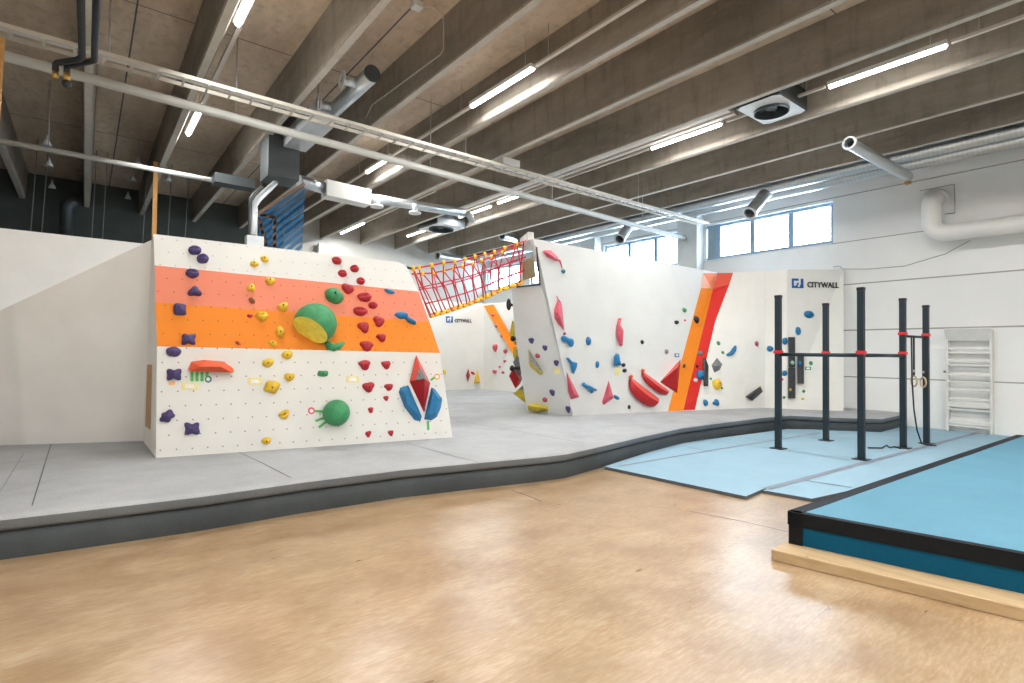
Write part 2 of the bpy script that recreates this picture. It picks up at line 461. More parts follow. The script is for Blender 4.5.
cb = MB().box((14.12, 9.12, .34), (XR, 9.80, ZS)); struct(cb.build('column', M['column'], bevel=.01), 'white concrete column between the two high window bays', 'column')
cb = MB().box((14.12, 13.2, .34), (XR, 13.9, ZS)); struct(cb.build('column', M['column'], bevel=.01), 'white concrete column farther along the window wall', 'column')

# far wall: dark on the left, white on the right
struct(MB().box((XL, YF, 0), (5.6, YF+.2, ZS)).build('wall_far_left', M['darkwall']), 'dark grey far wall seen above the left climbing wall', 'wall')
struct(MB().box((5.6, YF, 0), (XR+.3, YF+.2, ZS)).build('wall_far', M['far_paint']), 'white far wall behind the net bridge', 'wall')
# left and rear walls (behind the photographer)
struct(MB().box((XL, YB-.2, 0), (XR+.3, YB, ZS)).build('wall_rear', M['white_paint']), 'plain white rear wall', 'wall')
struct(MB().box((XL-.2, 10.8, 0), (XL, YF, ZS)).build('wall_back_left', M['darkwall']), 'unseen left wall behind the partition, darkened to dim the space', 'wall')  # unseen wall stretch, made dark to dim the space beside it
struct(MB().box((XL-.2, YB, 0), (XL, 10.8, ZS)).build('wall_left', M['white_paint']), 'plain white left wall', 'wall')

# ------------------------------------------------------------------ crash mat
ZM = .335
bot_px = [(0, 560, 0), (100, 546, 0), (200, 531, 0), (300, 513.5, 0), (400, 498, 0), (500, 486, 0), (545, 481, 0), (565, 478, 0), (604, 467, 0), (640, 454, .04), (680, 443.5, .04), (720, 437, .04), (760, 431, .04), (784, 428.5, .04)]
edge = [V((-6.4, 6.3, 0))]+[PZ(*p) for p in bot_px]
edge += [PZ(790, 428, .04), PZ(835, 430.5, .04), PZ(880, 432, .04), V((14.35, 4.06, 0))]
edge = [V((p.x, p.y, 0)) for p in edge]
def nrm2(i):
    a = edge[max(i-1, 0)]; c = edge[min(i+1, len(edge)-1)]; d = (c-a).normalized(); return V((d.y, -d.x, 0))
prof_side = [(0, .0), (.012, .05), (.015, .12), (.006, .19), (-.03, .215)]
prof_lip = [(-.03, .215), (.018, .222), (.034, .25), (.036, .305)]
prof_top = [(.036, .305), (.022, .328), (-.03, ZM)]
cm = thing('crash_mat', (0, 8, 0), 'grey carpeted crash mat platform spreading under all the climbing walls', 'mat')
def strip(prof, name, material):
    b = MB(); n = len(prof); rows = []
    for i, p in enumerate(edge):
        nn = nrm2(i); wob = .004*math.sin(i*2.3)
        rows += [p+nn*(o+wob)+V((0, 0, z)) for o, z in prof]
    fs = [(i*n+k, (i+1)*n+k, (i+1)*n+k+1, i*n+k+1) for i in range(len(edge)-1) for k in range(n-1)]
    b.add(rows, fs, 0, True); return b.build(name, material, cm)
strip(prof_side, 'side_cover', M['carpet_side']); strip(prof_lip, 'lip', M['carpet_lip'])
tb = MB(); rim = [p+nrm2(i)*(-.03)+V((0, 0, ZM)) for i, p in enumerate(edge)]
n = len(rim)
rows = []
for i, p in enumerate(edge):
    rows += [p+nrm2(i)*(o+.004*math.sin(i*2.3))+V((0, 0, z)) for o, z in prof_top]
k3 = len(prof_top)
tb.add(rows, [(i*k3+k, (i+1)*k3+k, (i+1)*k3+k+1, i*k3+k+1) for i in range(n-1) for k in range(k3-1)], 0, True)
last = [rows[i*k3+k3-1] for i in range(n)]
back = [V((p.x, 20.4 if p.x > 1.2 else 10.72, ZM)) for p in last]
tb.add(last+back, [(i, i+1, n+i+1, n+i) for i in range(n-1)])
tb.build('top_cover', M['carpet'], cm)
def seam(pts, w, material, z=ZM, parent=cm, name='seam'):
    b = MB()
    for a, c in zip(pts[:-1], pts[1:]):
        a, c = V(a), V(c); d = (c-a).normalized(); r = V((d.y, -d.x, 0))*w/2
        b.add([a+r, c+r, c-r, a-r], [(0, 1, 2, 3)])
    for p in b.v: p.z = z+.003
    return b.build(name, material, parent, fix=False)
for pts, w, mm in [([(51, 444), (32, 506)], .009, 'seam'), ([(24, 453), (0, 492)], .012, 'seam_light'), ([(239, 452.5), (262, 463), (291, 478)], .010, 'seam'), ([(406, 443), (456, 457), (478, 462)], .010, 'seam'), ([(456, 421), (500, 428), (584, 443.5)], .010, 'seam'), ([(708, 422), (724, 422)], .03, 'seam'), ([(455, 410), (520, 418)], .014, 'seam_light')]:
    seam([PZ(x, y, ZM) for x, y in pts], w, M[mm])

# ------------------------------------------------------------------ blue mats
def slab_poly(poly, z0, z1, name, mats, parent, side=1, bevel=0.):
    b = MB(); n = len(poly); lo = [V((p[0], p[1], z0)) for p in poly]; hi = [V((p[0], p[1], z1)) for p in poly]
    b.add(lo+hi, [tuple(range(n))[::-1]], side); b.f.append([n+i for i in range(n)]); b.m.append(0); b.sm.append(False)
    for i in range(n): b.f.append([i, (i+1) % n, n+(i+1) % n, n+i]); b.m.append(side); b.sm.append(False)
    return b.build(name, mats, parent, bevel=bevel)
ZB = .04
e = lambda x, y: PZ(x, y, ZB).xy
A0, A1 = e(604.5, 466.5), e(746, 496.3)
rightX = 14.35
pa = [A0, A1, e(763, 489), V((rightX, 2.84)), V((rightX, 4.3)), V((12.9, 4.3)), V((11.6, 5.35)), V((8.4, 5.60)), V((7.1, 5.40)), V((6.2, 5.2))]
fm = thing('floor_mat', (9, 4, 0), 'wide pale blue floor mat under the black pull-up rig', 'mat')
slab_poly([(p[0], p[1]) for p in pa], 0, ZB, 'foam', [M['blue_mat'], M['edge_dark']], fm)
seam([PZ(618, 466.5, ZB), PZ(720, 449, ZB), PZ(820, 433, ZB)], .05, M['tape_grey'], ZB, fm, 'joining_tape')
seam([PZ(683, 446, ZB), PZ(712, 452, ZB)], .025, M['tape_grey'], ZB, fm, 'joining_tape')
seam([PZ(745, 438, ZB), PZ(766, 441, ZB)], .02, M['tape_grey'], ZB, fm, 'joining_tape')
pb = [e(763, 490), e(812, 498.5), V((8.0, 2.36)), V((rightX, 2.05)), V((rightX, 2.82)), V((8.7, 3.0))]
fm2 = thing('floor_mat', (9, 2.7, 0), 'narrow pale blue floor mat strip between the rig and the thick blue mat', 'mat')
slab_poly([(p[0], p[1]) for p in pb], 0, ZB-.002, 'foam', [M['blue_mat'], M['edge_dark']], fm2)
seam([PZ(766, 489, ZB), PZ(860, 464, ZB), PZ(982, 431.7, ZB)], .09, M['tape_grey'], ZB, fm2, 'joining_tape')
seam([PZ(806, 480.5, ZB), PZ(852, 487.5, ZB)], .03, M['tape_grey'], ZB, fm2, 'joining_tape')

ZT = .335
q0 = PZ(789, 511.5, ZT); q1 = PZ(1017.5, 435, ZT); q2 = PZ(1024, 554.4, ZT)
d1 = (q2-q0); q3 = q0+d1*2.6
big = [q0, q1, V((q1.x, q3.y-.3, 0)), V((q3.x, q3.y, 0))]
bm_ = thing('tumbling_mat', (7, .8, 0), 'thick blue gym mat with black edging, lowest right in the room', 'mat')
Zb = .085
slab_poly([(p.x, p.y) for p in big], Zb, ZT, 'foam_block', [M['blue_top'], M['blue_side']], bm_)
b = MB(); out = V((-.012, .0, 0))
def band(a, c, z0, z1, th=.012):
    a, c = V(a), V(c); d = V((c.x-a.x, c.y-a.y, 0)).normalized(); nn = V((d.y, -d.x, 0))
    if nn.dot(V((8, 0, 0))-a) > 0 and abs(nn.x) > .5: nn = -nn
    if abs(nn.y) > .5 and nn.y < 0: nn = -nn
    b.hexa([V((p.x, p.y, z))+nn*s for z in (z0, z1) for p, s in ((a, -.005), (c, -.005), (c, th), (a, th))])
band(q0, q3, ZT-.105, ZT+.004); band(q0, q1, ZT-.105, ZT+.004); 
dd = (q3-q0).normalized()
band(q0, q0+dd*.10, Zb-.005, ZT)
def topband(a, c, w, inn):
    a, c = V(a), V(c); b.hexa([a+V((0, 0, 0)), c, c+inn*w, a+inn*w, a+V((0, 0, .004)), c+V((0, 0, .004)), c+inn*w+V((0, 0, .004)), a+inn*w+V((0, 0, .004))])
topband(V((q0.x, q0.y, ZT)), V((q1.x, q1.y, ZT)), .085, V((0, -1, 0))); topband(V((q0.x, q0.y, ZT)), V((q3.x, q3.y, ZT)), .055, V((1, 0, 0)))
b.build('edging', M['black_vinyl'], bm_, fix=False)
t0 = PZ(771, 560, 0); t1 = PZ(1024, 622, 0); td = (t1-t0)
tm = thing('timber_beam', t0, 'pine timber beam lying under the front edge of the thick blue mat', 'timber')
b = MB(); te = t0+td*2.4; wv = V((.62, .04, 0))
b.hexa([t0, te, te+wv, t0+wv]+[p+V((0, 0, .083)) for p in (t0, te, te+wv, t0+wv)])
b.build('beam', M['pine'], tm, bevel=.006)
b = MB(); b.box((6.2, -1.3, 0), (6.5, 1.9, .083)); b.build('batten', M['pine'], tm)

# ------------------------------------------------------------------ climbing structures
def P3(x, y, z): return V((x, y, z))
# striped boulder
I_BL = PZ(156, 458, ZM); I_BR = PZ(452.5, 437.5, ZM)
idir = (I_BR-I_BL).normalized(); inrm = V((idir.y, -idir.x, 0))
def on_plane(x, y, p0, nn):
    d = ray(x, y); return CAMP + d*((p0-CAMP).dot(nn)/d.dot(nn))
I_FL = on_plane(157, 346.3, I_BL, inrm); I_FR = on_plane(440, 353, I_BL, inrm)
# the upper part leans back from the fold
I_TL = PY(153.5, 234, 8.03)
slabn = (I_FR-I_FL).cross(I_TL-I_FL).normalized()
S = lambda x, y: on_plane(x, y, I_FL, slabn)
I_TR1, I_TR2 = S(398, 262), S(406, 265.5)
w1, w2 = S(154.6, 265.3), S(418.5, 291.5)
o1, o2 = S(155.5, 302.4), S(429.5, 322)
ISL = thing('climbing_boulder', ((I_BL+I_BR)/2+V((0, .6, 0))), 'free-standing white boulder with pink and orange bands across its face', 'climbing boulder')
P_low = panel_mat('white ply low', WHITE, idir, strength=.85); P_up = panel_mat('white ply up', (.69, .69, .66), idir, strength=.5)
P_pink = panel_mat('salmon ply', (.72, .225, .135), idir, dirt=.02, dark=(.35, .10, .05)); P_or = panel_mat('orange ply', (.76, .225, .016), idir, dirt=.02, dark=(.35, .11, .02))
fb = MB()
fb.add([I_BL, I_BR, I_FR, I_FL], [(0, 1, 2, 3)], 0)
fb.add([I_FL, I_FR, o2, o1], [(0, 1, 2, 3)], 3)
fb.add([o1, o2, w2, w1], [(0, 1, 2, 3)], 2)
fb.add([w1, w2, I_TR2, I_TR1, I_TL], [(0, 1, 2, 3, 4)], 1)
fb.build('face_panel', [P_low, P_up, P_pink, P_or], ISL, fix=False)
FACE_I = fb.bvh()
# back and right sides
bd = V((-idir.y, idir.x, 0))
K = lambda p, s: p+bd*s
sb = MB()
kL0, kR0 = V((.66, 9.0, ZM)), K(I_BR, 1.6)
topb = K(I_TR1, 1.0)
sb.add([I_BR, kR0, K(I_FR, 1.5), K(I_TR2, .9), I_TR2, I_FR], [(0, 1, 2, 3, 4, 5)])
sb.add([kR0, V((.9, 9.3, ZM)), V((.8, 9.0, I_TL.z)), K(I_TR2, .9)], [(0, 1, 2, 3)])
sb.add([I_TL, I_TR1, I_TR2, K(I_TR2, .9), V((.8, 9.0, I_TL.z))], [(0, 1, 2, 3, 4)])
sb.build('back_panel', M['partition'], ISL)
# left cheek with the bare timber slot
ckB = PZ(143, 441, ZM); ckT = I_TL+V((-.012, .10, -.06))
ck = MB(); ck.add([I_BL, I_FL, I_TL, ckT, ckB], [(0, 1, 2, 3, 4)]); ck.build('cheek_panel', M['partition'], ISL, fix=False)
ckn = (I_FL-I_BL).cross(ckB-I_BL).normalized()
sl = [on_plane(x, y, I_BL, ckn) for x, y in ((147.5, 364.5), (152.5, 364.5), (150.8, 430), (145.5, 426))]
if ckn.dot(CAMP-I_BL) < 0: ckn = -ckn
MB().add([p+ckn*.004 for p in sl], [(0, 1, 2, 3)]).build('bare_timber_slot', M['ply'], ISL, fix=False)
# wing that folds back from the boulder to the partition
L0 = PZ(-310, 455, ZM)
wg = MB(); wg.prism([L0, ckB, ckT], V((0, .06, 0))); wg.build('wing_panel', M['partition'], ISL)
# vertical partition behind
pw = MB(); zt = PY(60, 234.5, 10.72).z
pw.box((XL, 10.72, ZM), (1.3, 10.84, zt)); struct(MB().box((XL, 10.86, 0), (1.25, YF, .03)).build('floor_dimmer', M['rubber']), 'added dark dimming floor behind the left partition', 'floor')  # unseen dark floor sheet added to dim the far-left ceiling
struct(pw.build('wall_partition', M['partition']), 'tall pale partition wall left of the striped boulder', 'wall')

# long white climbing wall with the slanted stripe
ZC = 3.7
A0_ = PZ(573, 416, ZM); A1_ = PZ(683, 410.7, ZM); A2_ = PZ(717, 272.5, ZC); A3_ = PZ(533, 238.5, ZC)
S0_ = PZ(527, 412, ZM); S3_ = PZ(511.5, 258, 3.55)
LW = thing('climbing_boulder', (9.4, 8.3, ZM), 'large white climbing wall with pink, blue and red shapes below the windows', 'climbing wall', kind='thing')
P_b2 = panel_mat('white ply wall', (.71, .72, .705), (1, -.1, 0), dots=.006, strength=.25)
mf = MB(); n = 10; vs = []
mid_l, mid_r = PZ(556.5, 328, 1.9), None
for j in range(n+1):
    t = j/n
    l = A0_.lerp(A3_, t); r = A1_.lerp(A2_, t)
    for i in range(n+1): vs.append(l.lerp(r, i/n))
mf.add(vs, [(j*(n+1)+i, j*(n+1)+i+1, (j+1)*(n+1)+i+1, (j+1)*(n+1)+i) for j in range(n) for i in range(n)])
mf.build('face_panel', P_b2, LW, fix=False); FACE_M = mf.bvh()
# side face with the doorway notch for the net bridge
sn = (A0_-A3_).cross(S0_-A3_).normalized()
Q = lambda x, y: on_plane(x, y, A3_, sn)
sf = MB()
pl = [A0_, A3_, Q(530.5, 240.5), Q(536.8, 247), Q(540, 284.5), Q(516.5, 286.8), Q(511.5, 287.5), Q(514.6, 330), S0_]
sf.add(pl, [tuple(range(len(pl)))])
sf.build('side_panel', P_b2, LW, fix=False); FACE_S = sf.bvh()
nb = MB()
snn = sn if sn.dot(CAMP-A3_) > 0 else -sn
nb.tube([Q(536.8, 247)+snn*.01, Q(540, 284.5)+snn*.01], .016, 6); nb.tube([Q(540, 284.5)+snn*.01, Q(517, 286.8)+snn*.01], .016, 6)
nb.build('doorway_edging', M['black'], LW)
bk = V((0.35, 2.2, 0))
ob = MB(); ob.add([A3_, A2_, A2_+V((0, .9, 0)), A3_+V((.3, .9, 0))], [(0, 1, 2, 3)])
ob.add([S0_, S0_+V((2.6, 2.4, 0)), S0_+V((2.4, 2.6, 2.6)), Q(511.5, 287.5)], [(0, 1, 2, 3)])
ob.build('top_and_back_panel', M['partition'], LW)
MB().bar(PY(523, 243, 8.3), PY(531, 236, 7.9), .12, .16).build('bracket', M['steel'], LW)
MB().add([PY(522, 262, 8.6), PY(533.5, 256, 8.6), PY(536, 277, 8.6), PY(523, 280.5, 8.6)], [(0, 1, 2, 3)]).build('inner_ply', M['pine'], LW)
# facet to the right of the stripe, then the panel with the sign
B0 = PZ(765, 407.7, ZM); B1 = V((B0.x+.04, B0.y, 3.6)); B1 = PZ(765, 271.5, 3.62)
C0 = PZ(787, 409, ZM); C1 = PZ(787, 269.5, 3.62)
D0 = PZ(843.5, 411, ZM); D1 = PZ(843.5, 269.5, 3.64)
RW = thing('climbing_wall', (12.6, 6.4, ZM), 'white climbing wall corner right of the slanted stripe, carrying the company sign', 'climbing wall', kind='thing')
P_r2 = panel_mat('white ply corner', (.78, .78, .74), (.8, -.6, 0), dots=.005, strength=.2)
rf = MB(); vs = []
for j in range(n+1):
    t = j/n; l = A1_.lerp(A2_, t); r = B0.lerp(B1, t)
    for i in range(n+1): vs.append(l.lerp(r, i/n))
rf.add(vs, [(j*(n+1)+i, j*(n+1)+i+1, (j+1)*(n+1)+i+1, (j+1)*(n+1)+i) for j in range(n) for i in range(n)])
rf.build('facet_panel', P_r2, RW, fix=False)
r3 = MB(); r3.add([B0, C0, C1, B1], [(0, 1, 2), (0, 2, 3)]); r3.build('corner_panel', P_r2, RW, fix=False)
r4 = MB(); r4.add([C0, D0, D1, C1], [(0, 1, 2), (0, 2, 3)]); r4.build('sign_panel', P_r2, RW, fix=False)
rt = MB(); rt.add([A2_, B1, C1, D1, D1+V((.7, .25, 0)), V((14.4, 7.7, 3.7)), A2_+V((1, .4, 0))], [tuple(range(7))])
rt.add([D0, D1, D1+V((.7, .25, 0)), D0+V((.6, .25, 0))], [(0, 1, 2, 3)])
rt.build('top_panel', M['partition'], RW)
allr = MB(); 
for q in (rf, r3, r4): allr.add(q.v, q.f)
FACE_R = allr.bvh()
# far climbing walls seen in the gap
F0 = V((5.5, 15.5, ZM)); F1_ = PY(483.5, 389.5, 15.0); F1_.z = ZM
F1T = PY(483.5, 303.5, 15.0); F0T = V((5.5, 15.5, F1T.z)); 
G1 = V((10.75, 12.6, ZM)); G1T = V((11.0, 12.4, F1T.z-.05))
FW = thing('climbing_wall', (9, 15.2, ZM), 'far white climbing wall seen through the gap under the net bridge', 'climbing wall', kind='thing')
P_f = panel_mat('white ply far', (.78, .78, .74))
ff = MB(); ff.add([F0, F1_, F1T, F0T], [(0, 1, 2, 3)]); ff.build('back_panel', P_f, FW, fix=False)
fg = MB(); fg.add([F1_, G1, G1T, F1T], [(0, 1, 2), (0, 2, 3)]); fg.build('return_panel', P_f, FW, fix=False)
ft = MB(); ft.add([F0T, F1T, G1T, G1T+V((.5, .3, 0)), F1T+V((.4, .6, 0)), F0T+V((0, .6, 0))], [tuple(range(6))]); ft.build('top_panel', M['partition'], FW)
fa = MB(); fa.add(ff.v, ff.f); fa.add(fg.v, fg.f); FACE_F = fa.bvh()

def hit(bvh, x, y):
    d = ray(x, y)
    p, nn, i, t = bvh.ray_cast(CAMP, d)
    if p is None:
        for ox, oy in ((-1, 0), (1, 0), (0, 1), (0, -1), (-3, 0), (3, 0), (0, 3), (0, -3), (-6, 0), (6, 0), (0, 8), (0, -8)):
            p, nn, i, t = bvh.ray_cast(CAMP, ray(x+ox, y+oy))
            if p is not None: break
        if p is None: p, nn, i, t = bvh.find_nearest(CAMP+d*9)
        p = CAMP+d*((p-CAMP).dot(nn)/d.dot(nn))
    if nn.dot(d) > 0: nn = -nn
    return V(p), V(nn).normalized(), d
def proj(p):
    d = p-CAMP; z = d.dot(F_); return V((512+FOC*d.dot(R_)/z, 341.5-FOC*d.dot(U_)/z))
def pxm(p, v): return (proj(p+v*.02)-proj(p-v*.02)).length/.04
def lift(bvh, x, y, h):
    p, nn, d = hit(bvh, x, y); return p - d*(h/abs(nn.dot(d)))

# painted stripes
def decal(bvh, px, name, material, parent, h=.004):
    return MB().add([lift(bvh, x, y, h) for x, y in px], [tuple(range(len(px)))]).build(name, material, parent, fix=False)
def quadstrip(bvh, l, r, k=8):
    b = MB(); vs = []
    for j in range(k+1):
        t = j/k
        for (x0, y0), (x1, y1) in (l, r): vs.append(lift(bvh, x0+(x1-x0)*t, y0+(y1-y0)*t, .006))
    b.add(vs, [(2*j, 2*j+1, 2*j+3, 2*j+2) for j in range(k)]); return b
quadstrip(FACE_M, ((668, 411), (701, 288)), ((683.1, 410.6), (713.1, 288.6))).build('orange_stripe', M['stripe_orange'], LW, fix=False)
decal(FACE_M, [(701, 288), (712.3, 288.6), (703, 273.3)], 'peach_stripe', M['stripe_peach'], LW)
decal(FACE_M, [(703, 273.3), (712.3, 288.6), (716.5, 273)], 'muted_stripe', M['stripe_tan'], LW)
quadstrip(FACE_R, ((683.4, 410.2), (704.6, 322)), ((695, 409.8), (715, 322)), 6).build('red_stripe', M['stripe_red'], RW, fix=False)
quadstrip(FACE_R, ((704.6, 322), (712.8, 289)), ((715, 322), (729.5, 284)), 4).build('red_stripe', M['stripe_red'], RW, fix=False)
quadstrip(FACE_R, ((712.8, 288.8), (717.2, 273)), ((729.5, 284), (733, 273)), 2).build('brick_stripe', M['stripe_brick'], RW, fix=False)
decal(FACE_F, [(483.8, 306), (493.5, 304.5), (520, 352), (520, 366)], 'orange_stripe', M['stripe_orange'], FW, .01)

# company signs: blue mark and black lettering
def sign(bvh, px0, px1, h_px, label, wtxt):
    p0, nn, _ = hit(bvh, *px0); p1, _, _ = hit(bvh, *px1)
    r = (p1-p0).normalized(); r = (r-nn*r.dot(nn)).normalized(); u = nn.cross(r).normalized()
    if u.z < 0: u = -u
    s = depth(p0)*h_px/FOC
    root = thing('company_sign', p0, label, 'sign')
    b = MB()
    def rc(x0, y0, x1, y1, k=0):
        q = [p0+nn*.012+r*x*s+u*y*s for x, y in ((x0, y0), (x1, y0), (x1, y1), (x0, y1))]
        b.prism(q, -nn*.010)
    rc(0, .0, .2, 1.); rc(.2, .78, .72, 1.); rc(.2, 0, .42, .22); rc(.42, 0, .95, .12); rc(.42, .12, .62, .34)
    rc(.55, .34, .72, .56); rc(.95, 0, 1.22, 1.); rc(.86, .0, .95, .34)
    b.build('logo_mark', M['logo_blue'], root, fix=True)
    cu = bpy.data.curves.new('lettering', 'FONT'); cu.body = 'CITYWALL'; cu.size = 1.; cu.extrude = .006; cu.offset = .028
    to = bpy.data.objects.new('lettering', cu); COL.objects.link(to); cu.materials.append(M['ink'])
    bpy.context.view_layer.update()
    w = to.dimensions.x; W = (hit(bvh, *wtxt[1])[0]-hit(bvh, *wtxt[0])[0]).length
    k = W/w; kh = s*.55/.70
    m = Matrix((r*k, u*kh, nn)).transposed().to_4x4()
    tp = hit(bvh, *wtxt[0])[0]+nn*.012
    me = bpy.data.meshes.new_from_object(to.evaluated_get(bpy.context.evaluated_depsgraph_get()))
    bpy.data.objects.remove(to); me.transform(Matrix.Translation(tp-p0) @ m); me.name = 'lettering'
    lo = bpy.data.objects.new('lettering', me); COL.objects.link(lo); lo.parent = root
    return root
sign(FACE_R, (791.8, 288), (804, 288.3), 9.6, 'blue and black lettered company sign beside the pull-up rig', ((807, 287.2), (838.6, 286.4)))
sign(FACE_F, (446, 322.5), (453, 322.6), 6.2, 'smaller blue and black company sign on the far wall under the net bridge', ((454.5, 322.2), (471.5, 322.2)))

# ------------------------------------------------------------------ climbing holds
def frame(nn, rot=0.):
    u = (V((0, 0, 1))-nn*nn.z).normalized(); r = u.cross(nn).normalized()
    c, s = math.cos(rot), math.sin(rot)
    return r*c+u*s, -r*s+u*c
SHAPES = {
    'oval': lambda t: 1.,
    'tri': lambda t: .82+.20*math.cos(3*(t-math.pi/2)),
    'sq': lambda t: 1./max(abs(math.cos(t))**5+abs(math.sin(t))**5, 1e-6)**.2*.92,
    'H': lambda t: (1./max(abs(math.cos(t))**6+abs(math.sin(t))**6, 1e-6)**(1/6))*(.98-.34*abs(math.sin(t))**10-.12*abs(math.cos(t))**14),
    'Z': lambda t: .86+.20*math.cos(2*(t-.9))+.10*math.cos(5*t),
    'heart': lambda t: .9-.14*math.cos(3*(t-math.pi/2))-.06*math.cos(2*t),
    'lip': lambda t: .94+.05*math.cos(2*t)+.05*math.sin(3*t),
    'drop': lambda t: .80+.22*math.cos(t-math.pi/2)+.08*math.cos(2*(t-math.pi/2)),
    'fan': lambda t: .88+.10*math.cos(3*(t+math.pi/2))+.08*math.cos(2*t),
}
def dome_mesh(b, c, nn, r, u, w, h, d, shape, seed, slit=False, n=26, rings=7, mi=0, rough=.05):
    fn = SHAPES[shape]; o = len(b.v); pr = random.Random(seed); ph = [pr.uniform(0, 6.28) for _ in range(3)]
    for k in range(rings):
        q = k/(rings-1)                                   # 0 rim .. 1 top
        rho = math.cos(q*math.pi/2*.93); z = math.sin(q*math.pi/2*.93)
        for i in range(n):
            t = 2*math.pi*i/n; f = fn(t)*(1+rough*math.sin(2*t+ph[0])+rough*.6*math.sin(5*t+ph[1]))
            f = 1+(f-1)*(1-.35*q)
            x, y = rho*f*math.cos(t), rho*f*math.sin(t)
            zz = z*(1+.10*math.sin(3*x+ph[2]))
            if slit: zz *= 1-.8*math.exp(-((y-.10-.15*x)/.15)**2)*max(0, 1-abs(x)*1.05)
            b.v.append(c+r*(x*w/2)+u*(y*h/2)+nn*(zz*d))
    top = c+nn*d*(.45 if slit else .98); b.v.append(top)
    for k in range(rings-1):
        for i in range(n):
            a = o+k*n+i; e_ = o+k*n+(i+1) % n; b.f.append([a, e_, e_+n, a+n]); b.m.append(mi); b.sm.append(True)
    for i in range(n): b.f.append([o+(rings-1)*n+i, o+(rings-1)*n+(i+1) % n, len(b.v)-1]); b.m.append(mi); b.sm.append(True)
    b.f.append([o+i for i in range(n)][::-1]); b.m.append(mi); b.sm.append(False)
_seed = [0]
def hold(bvh, x, y, wp, hp, color, label, group=None, shape='oval', slit=False, d=None, rot=0., cat='climbing hold', name='climbing_hold', bolt=None):
    _seed[0] += 1
    p, nn, dr = hit(bvh, x, y); s = depth(p)/FOC
    r, u = frame(nn, math.radians(rot))
    w, h = wp/pxm(p, r), hp/pxm(p, u)
    dd = d*s if d else min(w, h)*.55
    c = lift(bvh, x, y, dd*.35); c = c-nn*dd*.35; c = c-nn*(c-p).dot(nn)
    b = MB(); dome_mesh(b, c-nn*.006, nn, r, u, w, h, dd, shape, _seed[0], slit)
    o = tag(b.build(name, M[color], loc=p), label, cat, group)
    if (bolt is None and wp >= 7.5) or bolt:
        bb = MB(); q = c+nn*dd*(.30 if slit else .90); bb.tube([q, q+nn*dd*.12], max(.010, w*.055), 8)
        bb.build('bolt', M['bolt'], o)
    return o
def volume(bvh, base, tops, color, label, group=None, name='climbing_volume', cat='climbing volume', extra=None):
    """faceted volume: base outline on the wall, raised corners (x, y, height in m)"""
    pts = [lift(bvh, x, y, -.004) for x, y in base]+[lift(bvh, x, y, h) for x, y, h in tops]
    c = sum(pts, V((0, 0, 0)))/len(pts)
    bm = bmesh.new()
    for p in pts: bm.verts.new(p-c)
    g = bmesh.ops.convex_hull(bm, input=bm.verts)
    bmesh.ops.delete(bm, geom=list({v for v in g['geom_interior'] if isinstance(v, bmesh.types.BMVert)}), context='VERTS')
    bmesh.ops.recalc_face_normals(bm, faces=bm.faces)
    me = bpy.data.meshes.new(name); bm.to_mesh(me); bm.free(); me.materials.append(M[color])
    o = bpy.data.objects.new(name, me); COL.objects.link(o); o.location = c
    bv = o.modifiers.new('bevel', 'BEVEL'); bv.width = .006; bv.segments = 2
    return tag(o, label, cat, group)

GB = 'on the striped boulder'
purple = [(194.8, 249.4, 13, 9.5, 'oval', 1, 'round'), (202.7, 257.8, 12.5, 9.5, 'oval', 1, 'slotted round'), (192.3, 272.6, 13.5, 10.5, 'lip', 1, 'notched'), (194.8, 291, 15.5, 11.5, 'tri', 0, 'triangular'), (179.7, 308.6, 14.5, 12.5, 'sq', 0, 'square'), (188.4, 338.6, 15.5, 12, 'H', 0, 'waisted'), (173.4, 351.7, 15, 11, 'oval', 0, 'plain round'), (173.8, 374.5, 15.5, 13.5, 'H', 0, 'blocky'), (167, 416.5, 17, 13.5, 'Z', 0, 'irregular'), (192, 429, 16.5, 14, 'H', 0, 'waisted')]
for i, (x, y, w, h, sh, sl_, adj) in enumerate(purple):
    hold(FACE_I, x, y, w, h, 'h_purple', '%s purple climbing hold %s, %s purple one from the top' % (adj, GB, ordn[i]), 'purple holds on the striped boulder', sh, bool(sl_), d=6.5)
yellow = [(264.7, 258.6, 8.5, 6.5, 'oval', 'small flat'), (254.2, 263.3, 8.5, 6.5, 'oval', 'small flat'), (270.2, 280.5, 10, 9, 'fan', 'ribbed'), (251.5, 287.2, 9, 10, 'tri', 'pointed'), (283.2, 306.3, 11.5, 11, 'fan', 'ribbed'), (262.2, 315.5, 12.5, 12, 'fan', 'large ribbed'), (280.3, 332.7, 11.5, 13, 'drop', 'ribbed'), (273, 343, 9, 6, 'oval', 'flat olive'), (287.4, 354.8, 12, 9.5, 'lip', 'wide'), (268, 362.7, 12.5, 9.5, 'lip', 'wide'), (289.6, 377, 10.5, 10.5, 'fan', 'ribbed'), (272, 387, 15.5, 13.5, 'sq', 'chunky'), (284.4, 414.5, 11.5, 10.5, 'fan', 'split'), (266.4, 441, 11, 7.5, 'lip', 'low flat')]
for i, (x, y, w, h, sh, adj) in enumerate(yellow):
    hold(FACE_I, x, y, w, h, 'h_yellow', '%s yellow climbing hold %s, %s yellow one from the top' % (adj, GB, ordn[i]), 'yellow holds on the striped boulder', sh, i in (5, 12), rot=(i*37) % 50-25)
